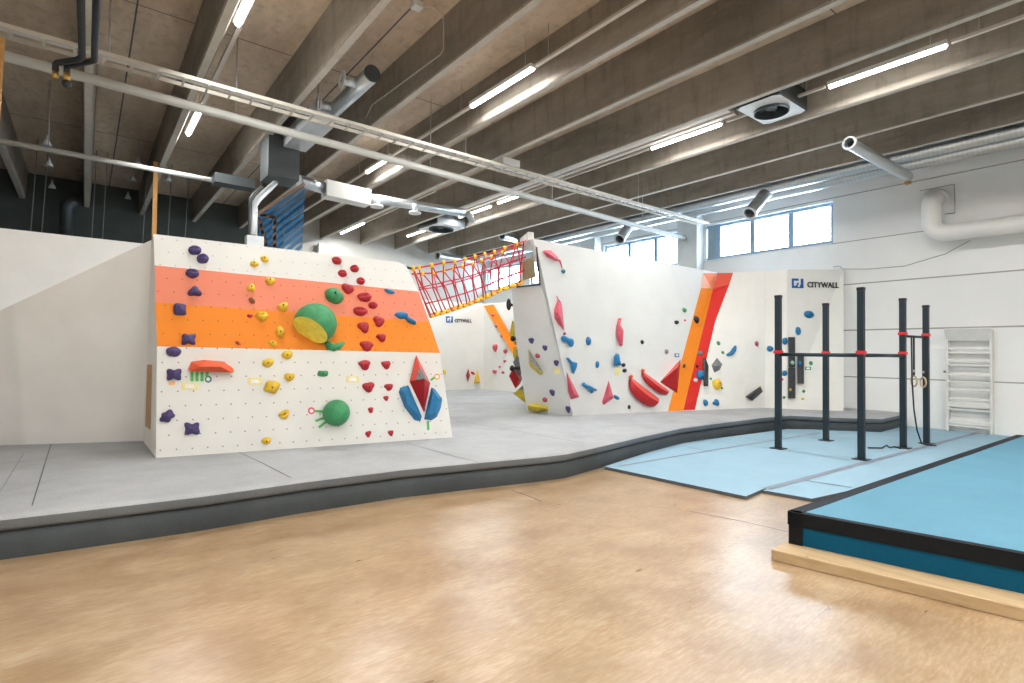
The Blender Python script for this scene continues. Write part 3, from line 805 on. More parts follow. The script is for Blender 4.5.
red = [(337, 260, 10, 7.5, 'oval', 1), (354.8, 268, 9.5, 7, 'oval', 1), (342.7, 272.8, 9.5, 7, 'oval', 1), (361, 280.4, 8.5, 7.5, 'oval', 1), (348, 288, 13.5, 11.5, 'fan', 0), (365, 296.4, 14.5, 10.5, 'lip', 1), (373.3, 304.6, 9.5, 7, 'oval', 0), (360.7, 310.7, 14.5, 10.5, 'lip', 1), (379.2, 320.5, 13.5, 10.5, 'heart', 0), (364, 326.4, 13, 11.5, 'heart', 0), (381.8, 336.8, 11, 8.5, 'heart', 0), (367, 345.2, 14.5, 11.5, 'heart', 0)]
for i, (x, y, w, h, sh, sl_) in enumerate(red):
    hold(FACE_I, x, y, w, h, 'h_red', '%s red climbing hold %s, %s red one from the top' % ('slotted' if sl_ else 'knobbly', GB, ordn[i]), 'red holds on the striped boulder', sh, bool(sl_), rot=-15+(i*23) % 30, d=5)
for x, y, w, h, lab in [(365, 364.7, 13.5, 10.5, 'large red climbing hold, left of the level pair just below the orange band'), (386.5, 364.7, 11, 8.5, 'smaller red climbing hold, right of the level pair just below the orange band'),
                        (368.8, 387, 13.5, 11, 'large red climbing hold, left of the level pair beside the blue-red gem volume'), (389, 387, 10, 7.5, 'smaller red climbing hold, right of the level pair beside the blue-red gem volume'),
                        (386.3, 398.2, 6, 5.5, 'tiny red foot chip under the right hold of the red pair beside the gem volume'), (371, 410, 6.5, 6, 'tiny red foot chip midway between the green ball and the gem volume'),
                        (368.5, 434, 7, 6.5, 'small red foot hold at the boulder base, left of two'), (391, 433, 6.5, 6, 'small red foot hold at the boulder base, right of two')]:
    hold(FACE_I, x, y, w, h, 'h_red', lab, 'red holds on the striped boulder', 'heart', rot=8, d=max(2.6, h*.45))
hold(FACE_I, 252.4, 300.7, 7.5, 8.5, 'h_brown', 'small brown and yellow climbing hold among the yellow ones on the pink band', None, 'drop', rot=25)
hold(FACE_I, 250, 315.4, 6.5, 4, 'h_red', 'small red scrap of a hold left of the large yellow one on the orange band', None, 'lip')
hold(FACE_I, 238, 343, 9, 4, 'h_orange', 'thin orange-red sliver hold on the lower edge of the orange band', None, 'drop', rot=-40)
hold(FACE_I, 334.6, 294.7, 19.5, 14.5, 'h_green', 'smooth green dome hold on the pink band of the striped boulder', None, 'oval', rot=-12)
hold(FACE_I, 323, 373.6, 11.5, 6.5, 'h_green', 'small dark green wedge hold on the white lower part of the striped boulder', None, 'sq', rot=-5)
hold(FACE_I, 389.7, 291, 11.5, 4.5, 'h_blue', 'thin pale blue sliver hold at the top of the pink band', None, 'lip', rot=-14, bolt=False)
b2 = MB()
for x, y, w, h, rt_ in ((401.5, 315.5, 12, 8, 0), (410.5, 321, 11, 5.5, -30)):
    p, nn, _ = hit(FACE_I, x, y); s = depth(p)/FOC; r, u = frame(nn, math.radians(rt_)); dome_mesh(b2, p, nn, r, u, w*s*1.2, h*s, 4.5*s, 'lip', 5)
tag(b2.build('climbing_hold', M['h_blue'], loc=hit(FACE_I, 406, 318)[0]), 'two-lobed blue hold near the right edge of the orange band', 'climbing hold')
# green melon-like ball cut open
p, nn, vd = hit(FACE_I, 315.5, 323.5); s = depth(p)/FOC; r, u = frame(nn)
R = 20.*s; CT_ = .46; p = p-vd*R*.75
cutn = (-vd*.62+(-R_*.60-U_*.78)*.78).normalized()
bm = bmesh.new(); bmesh.ops.create_icosphere(bm, subdivisions=4, radius=R)
M4 = Matrix.Identity(4)
bmesh.ops.transform(bm, matrix=M4, verts=bm.verts)
res = bmesh.ops.bisect_plane(bm, geom=bm.verts[:]+bm.edges[:]+bm.faces[:], plane_co=cutn*R*CT_, plane_no=cutn, clear_outer=True)
cut = [e_ for e_ in res['geom_cut'] if isinstance(e_, bmesh.types.BMEdge)]
bmesh.ops.bisect_plane(bm, geom=bm.verts[:]+bm.edges[:]+bm.faces[:], plane_co=-nn*(R*.72), plane_no=-nn, clear_outer=True)
for f in bm.faces: f.smooth = True
me = bpy.data.meshes.new('climbing_volume'); bm.to_mesh(me); bm.free(); me.materials.append(M['h_green'])
melon = bpy.data.objects.new('climbing_volume', me); COL.objects.link(melon); melon.location = p
tag(melon, 'large green dome volume with a yellow cut face across two colour bands', 'climbing volume')
cb = MB(); cc = p+cutn*R*CT_; ca = u.cross(cutn).normalized(); cu_ = cutn.cross(ca)
pts = []
for k in range(40):
    t = 2*math.pi*k/40; dv = ca*math.cos(t)+cu_*math.sin(t)
    Mi = M4.inverted().to_3x3(); o_ = Mi @ (cutn*R*CT_); q = Mi @ dv
    A_ = q.dot(q); B_ = 2*o_.dot(q); C_ = o_.dot(o_)-R*R; tt = (-B_+math.sqrt(max(0, B_*B_-4*A_*C_)))/(2*A_)
    pt = cc+dv*tt
    pts.append(pt)
cb.add([cc+cutn*.003]+[q+cutn*.003 for q in pts], [(0, 1+k, 1+(k+1) % 40) for k in range(40)], 0)
cb.build('cut_face', M['h_lime'], melon, fix=False)
# crescent under it
def crescent(bvh, px, radii, color, label, dz=.8, flat=1., name='climbing_hold', cat='climbing hold'):
    P = [hit(bvh, x, y)[0] for x, y in px]; nn = hit(bvh, *px[len(px)//2])[1]
    s = depth(P[0])/FOC
    b = MB(); rs = [q*s for q in radii]; b.tube([q+nn*r_*.3 for q, r_ in zip(P, rs)], rs, 12)
    b.sphere(P[0]+nn*rs[0]*.3, rs[0]); b.sphere(P[-1]+nn*rs[-1]*.3, rs[-1])
    return tag(b.build(name, M[color], loc=P[len(px)//2], fix=True), label, cat)
crescent(FACE_I, [(326.5, 342.5), (329, 346.5), (333.5, 348), (338.5, 346.5), (343, 343.5)], [2.5, 4, 4.2, 3.4, 1.6], 'h_green', 'green crescent hold right under the green and yellow dome')
# green ball
p, nn, _ = hit(FACE_I, 335.5, 412.3); s = depth(p)/FOC
gb = MB().sphere(p+nn*5*s, 13*s, 24, 16)
tag(gb.build('climbing_volume', M['h_green'], loc=p), 'green ball volume low on the striped boulder with three tape strips', 'climbing volume')
# orange-red ledge
volume(FACE_I, [(187.5, 370), (191, 361.5), (204, 359.8), (224, 361.5), (233, 368), (234, 372)], [(190, 371.5, .10), (200, 366.5, .17), (221, 366.8, .17), (232, 372.5, .09), (206, 360.5, .05)], 'h_orange', 'long orange-red ledge volume above four green tape strips')
# gem of red and blue volumes
G_ = 'gem of volumes on the striped boulder'
gem = volume(FACE_I, [(416, 354.3), (409.3, 382), (430.4, 383.2), (424.2, 413.5)], [(424.5, 379, .20)], 'h_dred', 'red diamond volume at the centre of the gem on the striped boulder', G_)
MB().add([lift(FACE_I, 416, 356, .045), lift(FACE_I, 410.5, 381, .045), lift(FACE_I, 424.2, 378.6, .205)], [(0, 1, 2)]).build('salmon_facet', M['h_salmon'], gem, fix=False)
MB().add([lift(FACE_I, 416, 356, .045), lift(FACE_I, 424.2, 378.6, .205), lift(FACE_I, 429.3, 382.3, .045)], [(0, 1, 2)]).build('salmon_facet', M['h_salmon'], gem, fix=False)
MB().add([lift(FACE_I, 419.4, 366.5, .14), lift(FACE_I, 415.6, 380.2, .135), lift(FACE_I, 424.2, 378.6, .217), lift(FACE_I, 428.2, 380.5, .10)], [(0, 1, 2), (0, 2, 3)]).build('grey_patch', M['h_grey'], gem, fix=False)
volume(FACE_I, [(398.5, 392), (400, 387.5), (408, 385), (409.5, 387.5), (422, 416.5), (420.5, 421.5), (414.5, 420.5), (404, 407)], [(404, 391, .10), (408, 390, .10), (418, 415, .10), (407, 404, .11)], 'h_blue', 'left blue lobe of the red and blue gem', G_)
volume(FACE_I, [(431.5, 387), (435, 389), (442.3, 399), (441, 408), (437, 417), (432, 420.5), (424, 419.5), (425.5, 412)], [(433, 391, .10), (439, 399, .10), (436, 412, .11), (428, 416, .10)], 'h_blue', 'right blue lobe of the red and blue gem', G_)

# cards, stickers and tape
def flat(bvh, px, material, label, name, cat, group=None, h=.006, inner=None):
    vs = [lift(bvh, x, y, .0) for x, y in px]; p, nn, _ = hit(bvh, *px[0])
    o = tag(MB().prism([q+nn*h for q in vs], -nn*(h-.001)).build(name, M[material], loc=vs[0]), label, cat, group)
    if inner:
        c = sum(vs, V((0, 0, 0)))/len(vs)
        MB().add([c+(q-c)*.55+nn*(h+.002) for q in vs], [tuple(range(len(vs)))]).build('printed_field', M[inner], o, fix=False)
    return o
def rect(x, y, w, h, sk=0.): return [(x-w/2, y+h/2-sk), (x+w/2, y+h/2+sk), (x+w/2, y-h/2+sk), (x-w/2, y-h/2-sk)]
for x, y, w, h, lab in [(189.8, 386.2, 16.5, 7.2, 'yellow edged route card under the green tape strips'), (255, 381, 14.5, 6.8, 'yellow edged route card left of the chunky yellow hold'), (352.8, 379.3, 12.5, 6, 'yellow edged route card left of the lower red holds')]:
    flat(FACE_I, rect(x, y, w, h, .2), 'card', lab, 'route_card', 'card', 'route cards on the striped boulder', inner='card_white')
for i, x in enumerate((192, 197, 202, 207)):
    flat(FACE_I, rect(x, 376, 3.2, 10.5), 'tape_green', '%s of four green tape strips hanging under the orange-red ledge' % ('leftmost', 'second', 'third', 'rightmost')[i], 'tape_strip', 'tape', 'green tape strips')
def tline(bvh, a, c, w, lab, mm='tape_green'):
    a, c = V(a), V(c); d = (c-a).normalized(); r = V((d.y, -d.x))*w/2
    flat(bvh, [tuple(q) for q in (a+r, c+r, c-r, a-r)], mm, lab, 'tape_strip', 'tape', 'green tape strips')
for i, (a, c) in enumerate((((314.5, 411), (323.5, 411.5)), ((315.3, 421), (325, 417.4)), ((318.6, 427.5), (327.5, 420.8)))):
    tline(FACE_I, a, c, 2.4, '%s green tape strip left of the green ball' % ('upper', 'middle', 'lowest')[i])
tline(FACE_I, (430.5, 380.2), (434.5, 377.3), 2.2, 'short green tape strip pointing right from the red diamond')
tline(FACE_I, (427.8, 421), (428.2, 430), 2.2, 'green tape strip hanging below the blue lobes')
def disc(bvh, x, y, dpx, mm, lab, cat='sticker', inner=None):
    flat(bvh, [(x+dpx/2*math.cos(2*math.pi*k/14), y+dpx/2*math.sin(2*math.pi*k/14)) for k in range(14)][::-1], mm, lab, 'round_sticker', cat, inner=inner)
disc(FACE_I, 208.3, 379.2, 7, 'h_teal', 'round dark blue sticker at the end of the green tape strips', inner='card_white')
disc(FACE_I, 311.4, 410.7, 7, 'tape_pink', 'round pink sticker left of the green ball', inner='card_white')
disc(FACE_I, 437, 376.6, 6.2, 'tape_orange', 'round orange sticker right of the red diamond', inner='card_white')
flat(FACE_I, rect(171.8, 383.3, 6, 3), 'tape_orange', 'small orange sticker under the blocky purple hold', 'route_sticker', 'sticker')

# --- long white wall
GW = 'on the long white wall'
def leaf(bvh, px, tops, color, lab): return volume(bvh, px, tops, color, lab)
leaf(FACE_M, [(542, 251), (546, 250), (551, 250.3), (557, 256), (560.5, 261.5), (555, 261), (547, 257.5)], [(548, 253, .10), (554.5, 257.5, .12)], 'h_pink', 'pink leaf-shaped volume high at the top left of the long white wall')
crescent(FACE_M, [(559.5, 260.5), (561.2, 265), (562, 268.5)], [1., .7, .4], 'h_pink', 'thin pink tail hold just under the topmost pink leaf volume')
hold(FACE_M, 563.8, 271.2, 4, 4.2, 'h_teal', 'small teal ball hold under the topmost pink leaf volume', None, 'oval')
leaf(FACE_M, [(558, 298), (562, 304.5), (564.5, 331), (558, 324), (554.3, 318), (554, 309)], [(559.5, 305, .06), (560, 317, .17), (562.5, 327, .06)], 'h_pink', 'pink pointed volume on the left edge of the long white wall, second from top')
crescent(FACE_M, [(556.6, 296), (558, 299), (560, 302.5)], [.4, .6, .9], 'h_pink', 'thin pink tip hold above the second pink volume')
hold(FACE_M, 564.9, 333.7, 3, 3, 'h_red', 'tiny red foot hold under the second pink volume')
def multi(bvh, parts, color, lab, dz=4.):
    b = MB(); P0 = hit(bvh, parts[0][0], parts[0][1])[0]
    for x, y, w, h, rt_ in parts:
        p, nn, _ = hit(bvh, x, y); s = depth(p)/FOC; r, u = frame(nn, math.radians(rt_)); _seed[0] += 1
        dome_mesh(b, p-nn*.004, nn, r, u, w*s*1.15, h*s, dz*s, 'lip', _seed[0], n=18, rings=6)
    return tag(b.build('climbing_hold', M[color], loc=P0), lab, 'climbing hold', GWB if color == 'h_blue' else None)
GWB = 'blue holds on the long white wall'
def slab_hold(bvh, z, sc, ox, oy, color, lab, hgt=.07, group=None):
    px = [(ox+x/sc, oy+y/sc) for x, y in z]
    cx, cy = sum(q[0] for q in px)/len(px), sum(q[1] for q in px)/len(px)
    ctr = hit(bvh, cx, cy)[0]; n_ = len(px); vs = []
    for f, h in ((1., -.004), (.97, hgt*.5), (.72, hgt)):
        for x, y in px: vs.append(lift(bvh, cx+(x-cx)*f, cy+(y-cy)*f, h))
    b = MB(); b.add(vs, [tuple(range(2*n_, 3*n_))]+[(k*n_+i, k*n_+(i+1) % n_, (k+1)*n_+(i+1) % n_, (k+1)*n_+i) for k in range(2) for i in range(n_)], 0, True)
    return tag(b.build('climbing_hold', M[color], loc=ctr, bevel=.012), lab, 'climbing hold', group)
slab_hold(FACE_M, [(415, 50), (430, 38), (450, 42), (470, 55), (500, 60), (507, 85), (500, 112), (478, 116), (465, 95), (455, 82), (425, 82)], 6.83, 500, 330, 'h_blue', 'blue bone-shaped hold on the long white wall, highest of the blue ones at its left', group=GWB)
hold(FACE_M, 589, 341, 5, 8.5, 'h_blue', 'small upright oval blue hold right of the bone-shaped one', GWB)
slab_hold(FACE_M, [(452, 188), (470, 188), (495, 215), (530, 225), (525, 255), (505, 302), (490, 280), (482, 232)], 6.83, 500, 330, 'h_blue', 'blue boomerang-shaped hold just above the third pink volume', group=GWB)
hold(FACE_M, 597.8, 364.5, 3.6, 7, 'h_blue', 'thin upright blue hold right of the blue boomerang-shaped one', GWB)
leaf(FACE_M, [(566.3, 371), (579.5, 397), (571, 399.5), (568, 392)], [(570, 383, .10), (574, 394, .18)], 'h_pink', 'pink wedge volume low at the left edge of the long white wall')
slab_hold(FACE_M, [(555, 365), (575, 357), (590, 372), (620, 382), (650, 400), (667, 408), (655, 418), (640, 412), (630, 435), (616, 428), (612, 405), (590, 400), (570, 387)], 6.83, 500, 330, 'h_blue', 'blue lizard-shaped hold left of the pink pyramid', group=GWB)
leaf(FACE_M, [(608.6, 380), (613.8, 398), (603.5, 405.2), (602, 402), (605.5, 391)], [(610, 392.5, .05), (609.5, 396.5, .20)], 'h_pink', 'pink pyramid volume near the foot of the long white wall')
hold(FACE_M, 617, 397.5, 6.5, 4, 'h_blue', 'small blue hold tucked right of the pink pyramid', GWB, 'lip', rot=-30)
fl = slab_hold(FACE_M, [(369, 320), (373, 300), (383, 303), (380, 320), (393, 345), (391, 375), (389, 401), (378, 403), (366, 368), (366, 338)], 3.79, 520, 240, 'h_pink', 'tall slim pink hold with an orange tip, alone mid-wall')
p, nn, _ = hit(FACE_M, 619.2, 319.5); MB().sphere(p+nn*.02, (.04, .03, .03)).build('tip', M['h_orange'], fl)
slab_hold(FACE_M, [(164, 180), (180, 158), (200, 165), (206, 205), (217, 236), (190, 245), (164, 252)], 6.83, 590, 330, 'h_blue', 'blue arch-shaped hold above a small cream card', .11, GWB)
flat(FACE_M, rect(617.6, 371.5, 5, 8), 'card', 'small cream route card under the blue arch-shaped hold', 'route_card', 'card')
for x, y, lab in ((624, 365, 'upper of two small black holds right of the blue arch'), (625, 370.6, 'lower of two small black holds right of the blue arch')):
    hold(FACE_M, x, y, 4, 4, 'h_black', lab)
hold(FACE_M, 642.7, 342, 3, 4.2, 'h_black', 'tiny black hold in the middle of the long white wall, highest black one there')
hold(FACE_M, 629.5, 407, 2.6, 4.5, 'h_black', 'tiny black foot hold below the large red bowl', rot=-15)
# red half bowls
def bowl(px_a, px_b, depth_px, out, lab, tipc):
    """half-bowl volume: flat top from a to b, rounded belly below it"""
    a, nn, _ = hit(FACE_M, *px_a); c, _, _ = hit(FACE_M, *px_b); s = depth(a)/FOC
    ax = (c-a); L = ax.length; ax.normalize(); dn = -nn.cross(ax).normalized()
    if dn.z > 0: dn = -dn
    b = MB(); nu, nv = 18, 10; D = depth_px*s
    mid = (a+c)/2
    for j in range(nv+1):
        th = math.pi/2*j/nv
        for i in range(nu+1):
            ph = math.pi*i/nu
            x = -math.cos(ph)*L/2
            prof = math.sin(ph)**.75
            # th = 0 : rim out front, th = 90deg : belly on the wall
            b.v.append(mid+ax*x+nn*(out*prof*math.cos(th))+dn*(D*prof*math.sin(th)+1.15*out*prof*math.cos(th)))
    for j in range(nv):
        for i in range(nu):
            k = j*(nu+1)+i; b.f.append([k, k+1, k+nu+2, k+nu+1]); b.m.append(0); b.sm.append(True)
    o = tag(b.build('climbing_volume', M['h_dred'], loc=mid, fix=False), lab, 'climbing volume', 'red volumes on the long white wall')
    t = MB()
    rim = [mid+ax*(-math.cos(math.pi*i/nu)*L/2)+(nn+dn*1.15)*(out*math.sin(math.pi*i/nu)**.75) for i in range(nu+1)]
    base = [mid+ax*(-math.cos(math.pi*i/nu)*L/2) for i in range(nu+1)]
    t.add(rim+base, [(i, i+1, nu+2+i, nu+1+i) for i in range(nu)]); t.build('top_face', M['h_salmon'], o, fix=False)
    q = MB().sphere(a+nn*.03, (.05, .035, .04)); q.build('tip', M[tipc], o)
bowl((630, 376.5), (659, 398.5), 15, .15, 'large red half-bowl volume, leftmost and lowest of the three red ones', 'h_orange')
bowl((642, 370.5), (668.8, 390.5), 9, .11, 'middle red half-bowl volume, between the large bowl and the red pyramid', 'h_orange')
rp = volume(FACE_M, [(680.8, 359), (659.8, 382), (677.2, 393.5)], [(677.8, 366.8, .20), (676.8, 390, .05)], 'h_dred', 'red pyramid volume overlapping the orange stripe', 'red volumes on the long white wall')
MB().add([lift(FACE_M, 680.3, 360, .02), lift(FACE_M, 660.5, 381.6, .015), lift(FACE_M, 677.6, 367.2, .212)], [(0, 1, 2)]).build('salmon_facet', M['h_salmon'], rp, fix=False)
hold(FACE_M, 667, 351.5, 3.2, 5.2, 'h_grey', 'small grey hold left of the blue outlined sticker')
o = flat(FACE_M, rect(676.8, 355.3, 4.4, 3.6), 'logo_blue', 'small blue outlined sticker left of the orange stripe', 'route_sticker', 'sticker', inner='card_white')
hold(FACE_M, 685, 310.5, 4, 5.5, 'h_green', 'small green drop hold left of the orange stripe, highest on the wall there', None, 'drop')
hold(FACE_M, 677, 322.2, 4.2, 4, 'h_black', 'small black hold level with the dark oval on the orange stripe, to its left')
hold(FACE_M, 685.3, 320.2, 2.6, 2, 'h_pink', 'tiny pink chip just left of the orange stripe')
hold(FACE_M, 697, 319.5, 4, 8, 'h_black', 'dark oval hold on the upper orange stripe', rot=15)
hold(FACE_M, 684.6, 366.2, 5.4, 3.4, 'h_black', 'dark slanted hold on the orange stripe beside the red pyramid', shape='drop', rot=50)
# --- right-hand facet
hold(FACE_R, 700.5, 352.8, 5, 5, 'h_grey', 'grey ball hold at the head of the long black wedge on the red stripe')
volume(FACE_R, [(702, 357), (705.5, 356.5), (708.8, 366), (708.5, 386.3), (703.6, 386.3), (703.2, 368)], [(705, 362, .06), (706, 384, .14), (704.5, 384, .14)], 'h_dgrey', 'long black wedge volume hanging down the edge of the red stripe')
volume(FACE_R, [(717, 357.5), (722.5, 364), (720, 370), (714, 372.8), (711.3, 365)], [(717, 366, .18)], 'h_grey', 'grey faceted volume right of the red stripe')
hold(FACE_R, 700.7, 374.4, 8, 10, 'h_blue', 'blue squarish hold on the lower red stripe', None, 'sq')
hold(FACE_R, 696, 380, 4.2, 4, 'h_white', 'small round white hold on the lower red stripe')
hold(FACE_R, 697.2, 366.4, 4.4, 3.2, 'h_black', 'small black hold on the red stripe above the blue squarish one', shape='drop', rot=-40)
hold(FACE_R, 718, 384, 9.5, 11, 'h_yellow', 'round yellow hold right of the red stripe', d=5)
hold(FACE_R, 722, 388, 2.4, 2.6, 'h_green', 'tiny green chip on the right side of the round yellow hold')
hold(FACE_R, 711, 378.6, 2.6, 2.6, 'h_green', 'tiny green chip left above the round yellow hold')
hold(FACE_R, 706, 403.3, 6, 8, 'h_blue', 'blue hold at the foot of the wall right of the red stripe, left of two', None, 'drop', rot=-15)
hold(FACE_R, 716.4, 402.5, 7, 7.2, 'h_blue', 'blue hold at the foot of the wall right of the red stripe, right of two', None, 'tri', rot=-20)
crescent(FACE_R, [(727.5, 355), (731, 353.5), (733.6, 350), (735, 347)], [1.4, 2.2, 2.2, 1.4], 'h_blue', 'blue banana-shaped hold right of the red stripe')
hold(FACE_R, 718.6, 343, 3.6, 4.4, 'h_green', 'small green hold right of the red stripe, upper of two')
hold(FACE_R, 723, 352.4, 3, 3.4, 'h_green', 'small green hold right of the red stripe, lower of two')
hold(FACE_R, 757, 343.6, 4.2, 5, 'h_dpink', 'small dark pink hold alone on the white wall left of the rig')
volume(FACE_R, [(745.2, 396.6), (760.5, 386), (763, 391.5), (752.2, 401.2)], [(748, 397, .10), (760.5, 388.5, .12), (753, 399, .10)], 'h_dgrey', 'dark slanted slab volume low on the wall left of the rig')
hold(FACE_R, 769.7, 348.6, 7, 6.5, 'h_blue', 'blue hold left of the leftmost rig post', None, 'lip', rot=-30)
for x, y, w, h, c_, lab in [(784.8, 341, 5.5, 7.5, 'h_blue', 'blue oval hold just above and left of the tall dark panel volume'), (798.5, 331, 5, 9, 'h_blue', 'blue upright hold above the dark panel volumes, second highest blue one there'), (809.6, 314.3, 10, 7.5, 'h_blue', 'blue wide hold below the company sign, highest blue one there'), (784.5, 373.2, 5.2, 6, 'h_blue', 'blue hold left of the joint between the dark panel volumes')]:
    hold(FACE_R, x, y, w, h, c_, lab, 'blue holds behind the rig')
DP = 'dark panel volumes behind the rig'
def slabvol(x, y, w, h, lab):
    volume(FACE_R, rect(x, y, w, h), [(a, c, .09) for a, c in rect(x, y, w*.8, h*.97)], 'h_dgrey', lab, DP)
slabvol(791.8, 352, 7, 30, 'upper left dark panel volume behind the rig'); slabvol(791.8, 383, 7.4, 30.5, 'lower left dark panel volume behind the rig'); slabvol(800.8, 369.5, 6.6, 28.5, 'right-hand dark panel volume behind the rig')
PF = MB().add([lift(FACE_R, *q, .10) for q in rect(791.8, 368, 20, 70)], [(0, 1, 2, 3)]).bvh()
for x, y, w, h, c_, lab in [(792.7, 362.6, 4.2, 4.2, 'h_mint', 'pale green hold on the left dark panel volume'), (799.8, 363, 4, 4, 'h_blue', 'small blue hold on the right dark panel volume'), (790.5, 389.6, 2.6, 3.4, 'h_yellow', 'small yellow hold on the lower left dark panel volume')]:
    hold(PF, x, y, w, h, c_, lab)
for x, y, w, h, c_, lab in [(811, 363, 4.2, 4, 'h_green', 'small green hold right of the dark panels, beside the green sticker'), (803.8, 391.2, 3.2, 3.2, 'h_green', 'small green hold low right of the dark panels'), (802.8, 398.8, 3, 2.4, 'h_yellow', 'small yellow foot hold low right of the dark panels'), (784, 397.4, 3.2, 3, 'h_green', 'small green foot hold low left of the dark panels'), (782.3, 379.3, 2.4, 3, 'h_pink', 'tiny pink hold beside the leftmost rig post')]:
    hold(FACE_R, x, y, w, h, c_, lab)
flat(FACE_R, rect(808, 368.4, 6, 3.2), 'h_green', 'small green outlined sticker right of the dark panels', 'route_sticker', 'sticker', inner='card_white')
# --- side face of the long wall
PS = 'purple holds on the side face'
for x, y, w, h, lab in [(531, 340.7, 6, 6.5, 'dark purple hold on the side face above the yellow wedge, highest of five'), (544.7, 348, 5.4, 6, 'dark purple hold on the side face right of the yellow wedge, second highest'), (556, 363, 6, 6, 'dark purple hold on the side face above the cream card, middle one'), (552, 392.7, 6, 7, 'dark purple hold on the side face, fourth from its top'), (567.8, 409.5, 6, 7, 'dark purple hold at the foot of the side face, lowest of five')]:
    hold(FACE_S, x, y, w, h, 'h_purple', lab, PS, 'heart', d=2.5)
for x, y, lab in [(537.3, 356, 'dark pink hold on the side face beside the yellow wedge'), (544.7, 400, 'dark pink hold on the side face above the yellow slab')]:
    hold(FACE_S, x, y, 5, 5, 'h_dpink', lab, d=2)
flat(FACE_S, rect(556.8, 370.7, 5, 5.5), 'card', 'small cream route card on the side face', 'route_card', 'card')
vw = volume(FACE_S, [(528.4, 348), (543.5, 373.5), (540, 375.4), (530, 366.5), (528.6, 362)], [(529.5, 362, .10), (541.5, 373, .12)], 'h_olive', 'yellow wedge volume with a grey back on the side face')
MB().add([lift(FACE_S, 528.7, 349, .02), lift(FACE_S, 530.1, 361.3, .112), lift(FACE_S, 541.6, 372.6, .135), lift(FACE_S, 543, 372.6, .03)], [(0, 1, 2, 3)]).build('grey_facet', M['h_grey'], vw, fix=False)
volume(FACE_S, [(527, 405), (535, 403), (548, 406.5), (548.5, 410.5), (538, 412.6), (528, 410)], [(530, 406, .16), (545, 408, .16), (537, 411, .14)], 'h_olive', 'yellow slab volume at the foot of the side face')
# volumes on the hidden rear face, seen left of the side face
BF = MB().add([S0_+V((-.03, .1, -.3)), S0_+V((.5, 2.4, -.3)), V((7.2, 11.2, 4.2)), Q(511.5, 287.5)+V((0, .2, 1.))], [(0, 1, 2), (0, 2, 3)])
def rearvol(px, Y, th, color, lab, facets=()):
    pts = [PY(x, y, Y) for x, y in px]; 
    c = sum(pts, V((0, 0, 0)))/len(pts)
    pts2 = [c+(q-c)*.8+V((.45, th, 0)) for q in pts]
    bm = bmesh.new()
    for q in pts+pts2: bm.verts.new(q-c)
    g = bmesh.ops.convex_hull(bm, input=bm.verts); bmesh.ops.recalc_face_normals(bm, faces=bm.faces)
    me = bpy.data.meshes.new('climbing_volume'); bm.to_mesh(me); bm.free(); me.materials.append(M[color])
    o = bpy.data.objects.new('climbing_volume', me); COL.objects.link(o); o.location = c
    tag(o, lab, 'climbing volume', 'volumes on the rear edge of the long wall')
    for fpx, mm in facets: MB().add([PY(x, y, Y)+V((0, -.006, 0)) for x, y in fpx], [tuple(range(len(fpx)))]).build('facet', M[mm], o, fix=False)
    return o
rearvol([(512, 320.5), (515.5, 345), (509.5, 334)], 9.6, .35, 'h_olive', 'tall olive spike volume at the rear edge below the net bridge')
rearvol([(513.5, 347), (518.5, 358.5), (516.5, 365), (513, 356)], 9.5, .4, 'h_olive', 'yellow faceted volume below the olive spike')
rearvol([(513, 362), (517, 356), (521, 373), (518, 376)], 9.4, .35, 'h_grey', 'grey wedge volume above the red block')
rearvol([(512.8, 369), (519.8, 379.5), (515.3, 388.5), (509, 376)], 9.3, .4, 'h_dred', 'red block volume at the rear edge of the long wall')
rearvol([(523.6, 384.5), (513.3, 393.8), (526, 403.5)], 9.2, .4, 'h_olive', 'yellow triangular volume with a grey top above the mat', [([(523.6, 384.7), (517.5, 390), (524, 389.5)], 'h_grey')])
def rearhold(x, y, w, h, Y, color, lab):
    p = PY(x, y, Y); s = depth(p)/FOC
    b = MB(); b.sphere(p, (w*s/2, w*s/2, h*s/2)); b.tube([p, p+V((.5, .1, 0))], w*s*.3, 8)
    tag(b.build('climbing_hold', M[color], loc=p), lab, 'climbing hold')
rearhold(508.8, 304.5, 5, 12, 9.8, 'h_black', 'large black hold at the rear edge right under the net bridge')
rearhold(512.8, 338.6, 5, 5.5, 9.5, 'h_black', 'dark ball hold beside the olive spike volume')
rearhold(512, 368.3, 5, 6, 9.25, 'h_black', 'black hold on top of the red block volume')
# --- far wall holds
volume(FACE_F, [(468.2, 368), (470.2, 375.5), (468, 382.6), (466, 375.3)], [(468, 375.4, .15)], 'h_red', 'red diamond volume on the far wall')
hold(FACE_F, 473, 373.2, 4.5, 2.6, 'h_red', 'small red hold between the red diamond and the yellow cone', rot=-25)
volume(FACE_F, [(477.5, 368.5), (480.5, 383), (473.6, 383.5)], [(477.3, 381.5, .25), (476, 381.5, .2)], 'h_yellow', 'yellow cone volume on the far wall')
hold(FACE_F, 444.6, 372.2, 4, 5.5, 'h_yellow', 'small yellow hold on the far wall beside the striped boulder edge', None, 'drop', bolt=False)
for x, y, w, h, lab in [(493, 314.8, 3.6, 3.6, 'highest of three'), (496.2, 325.8, 4, 4.2, 'second of three'), (502, 335.7, 4, 4, 'lowest of three')]:
    hold(FACE_F, x, y, w, h, 'h_pink', 'small pink hold on the far orange stripe, %s' % lab, 'pink holds on the far wall')
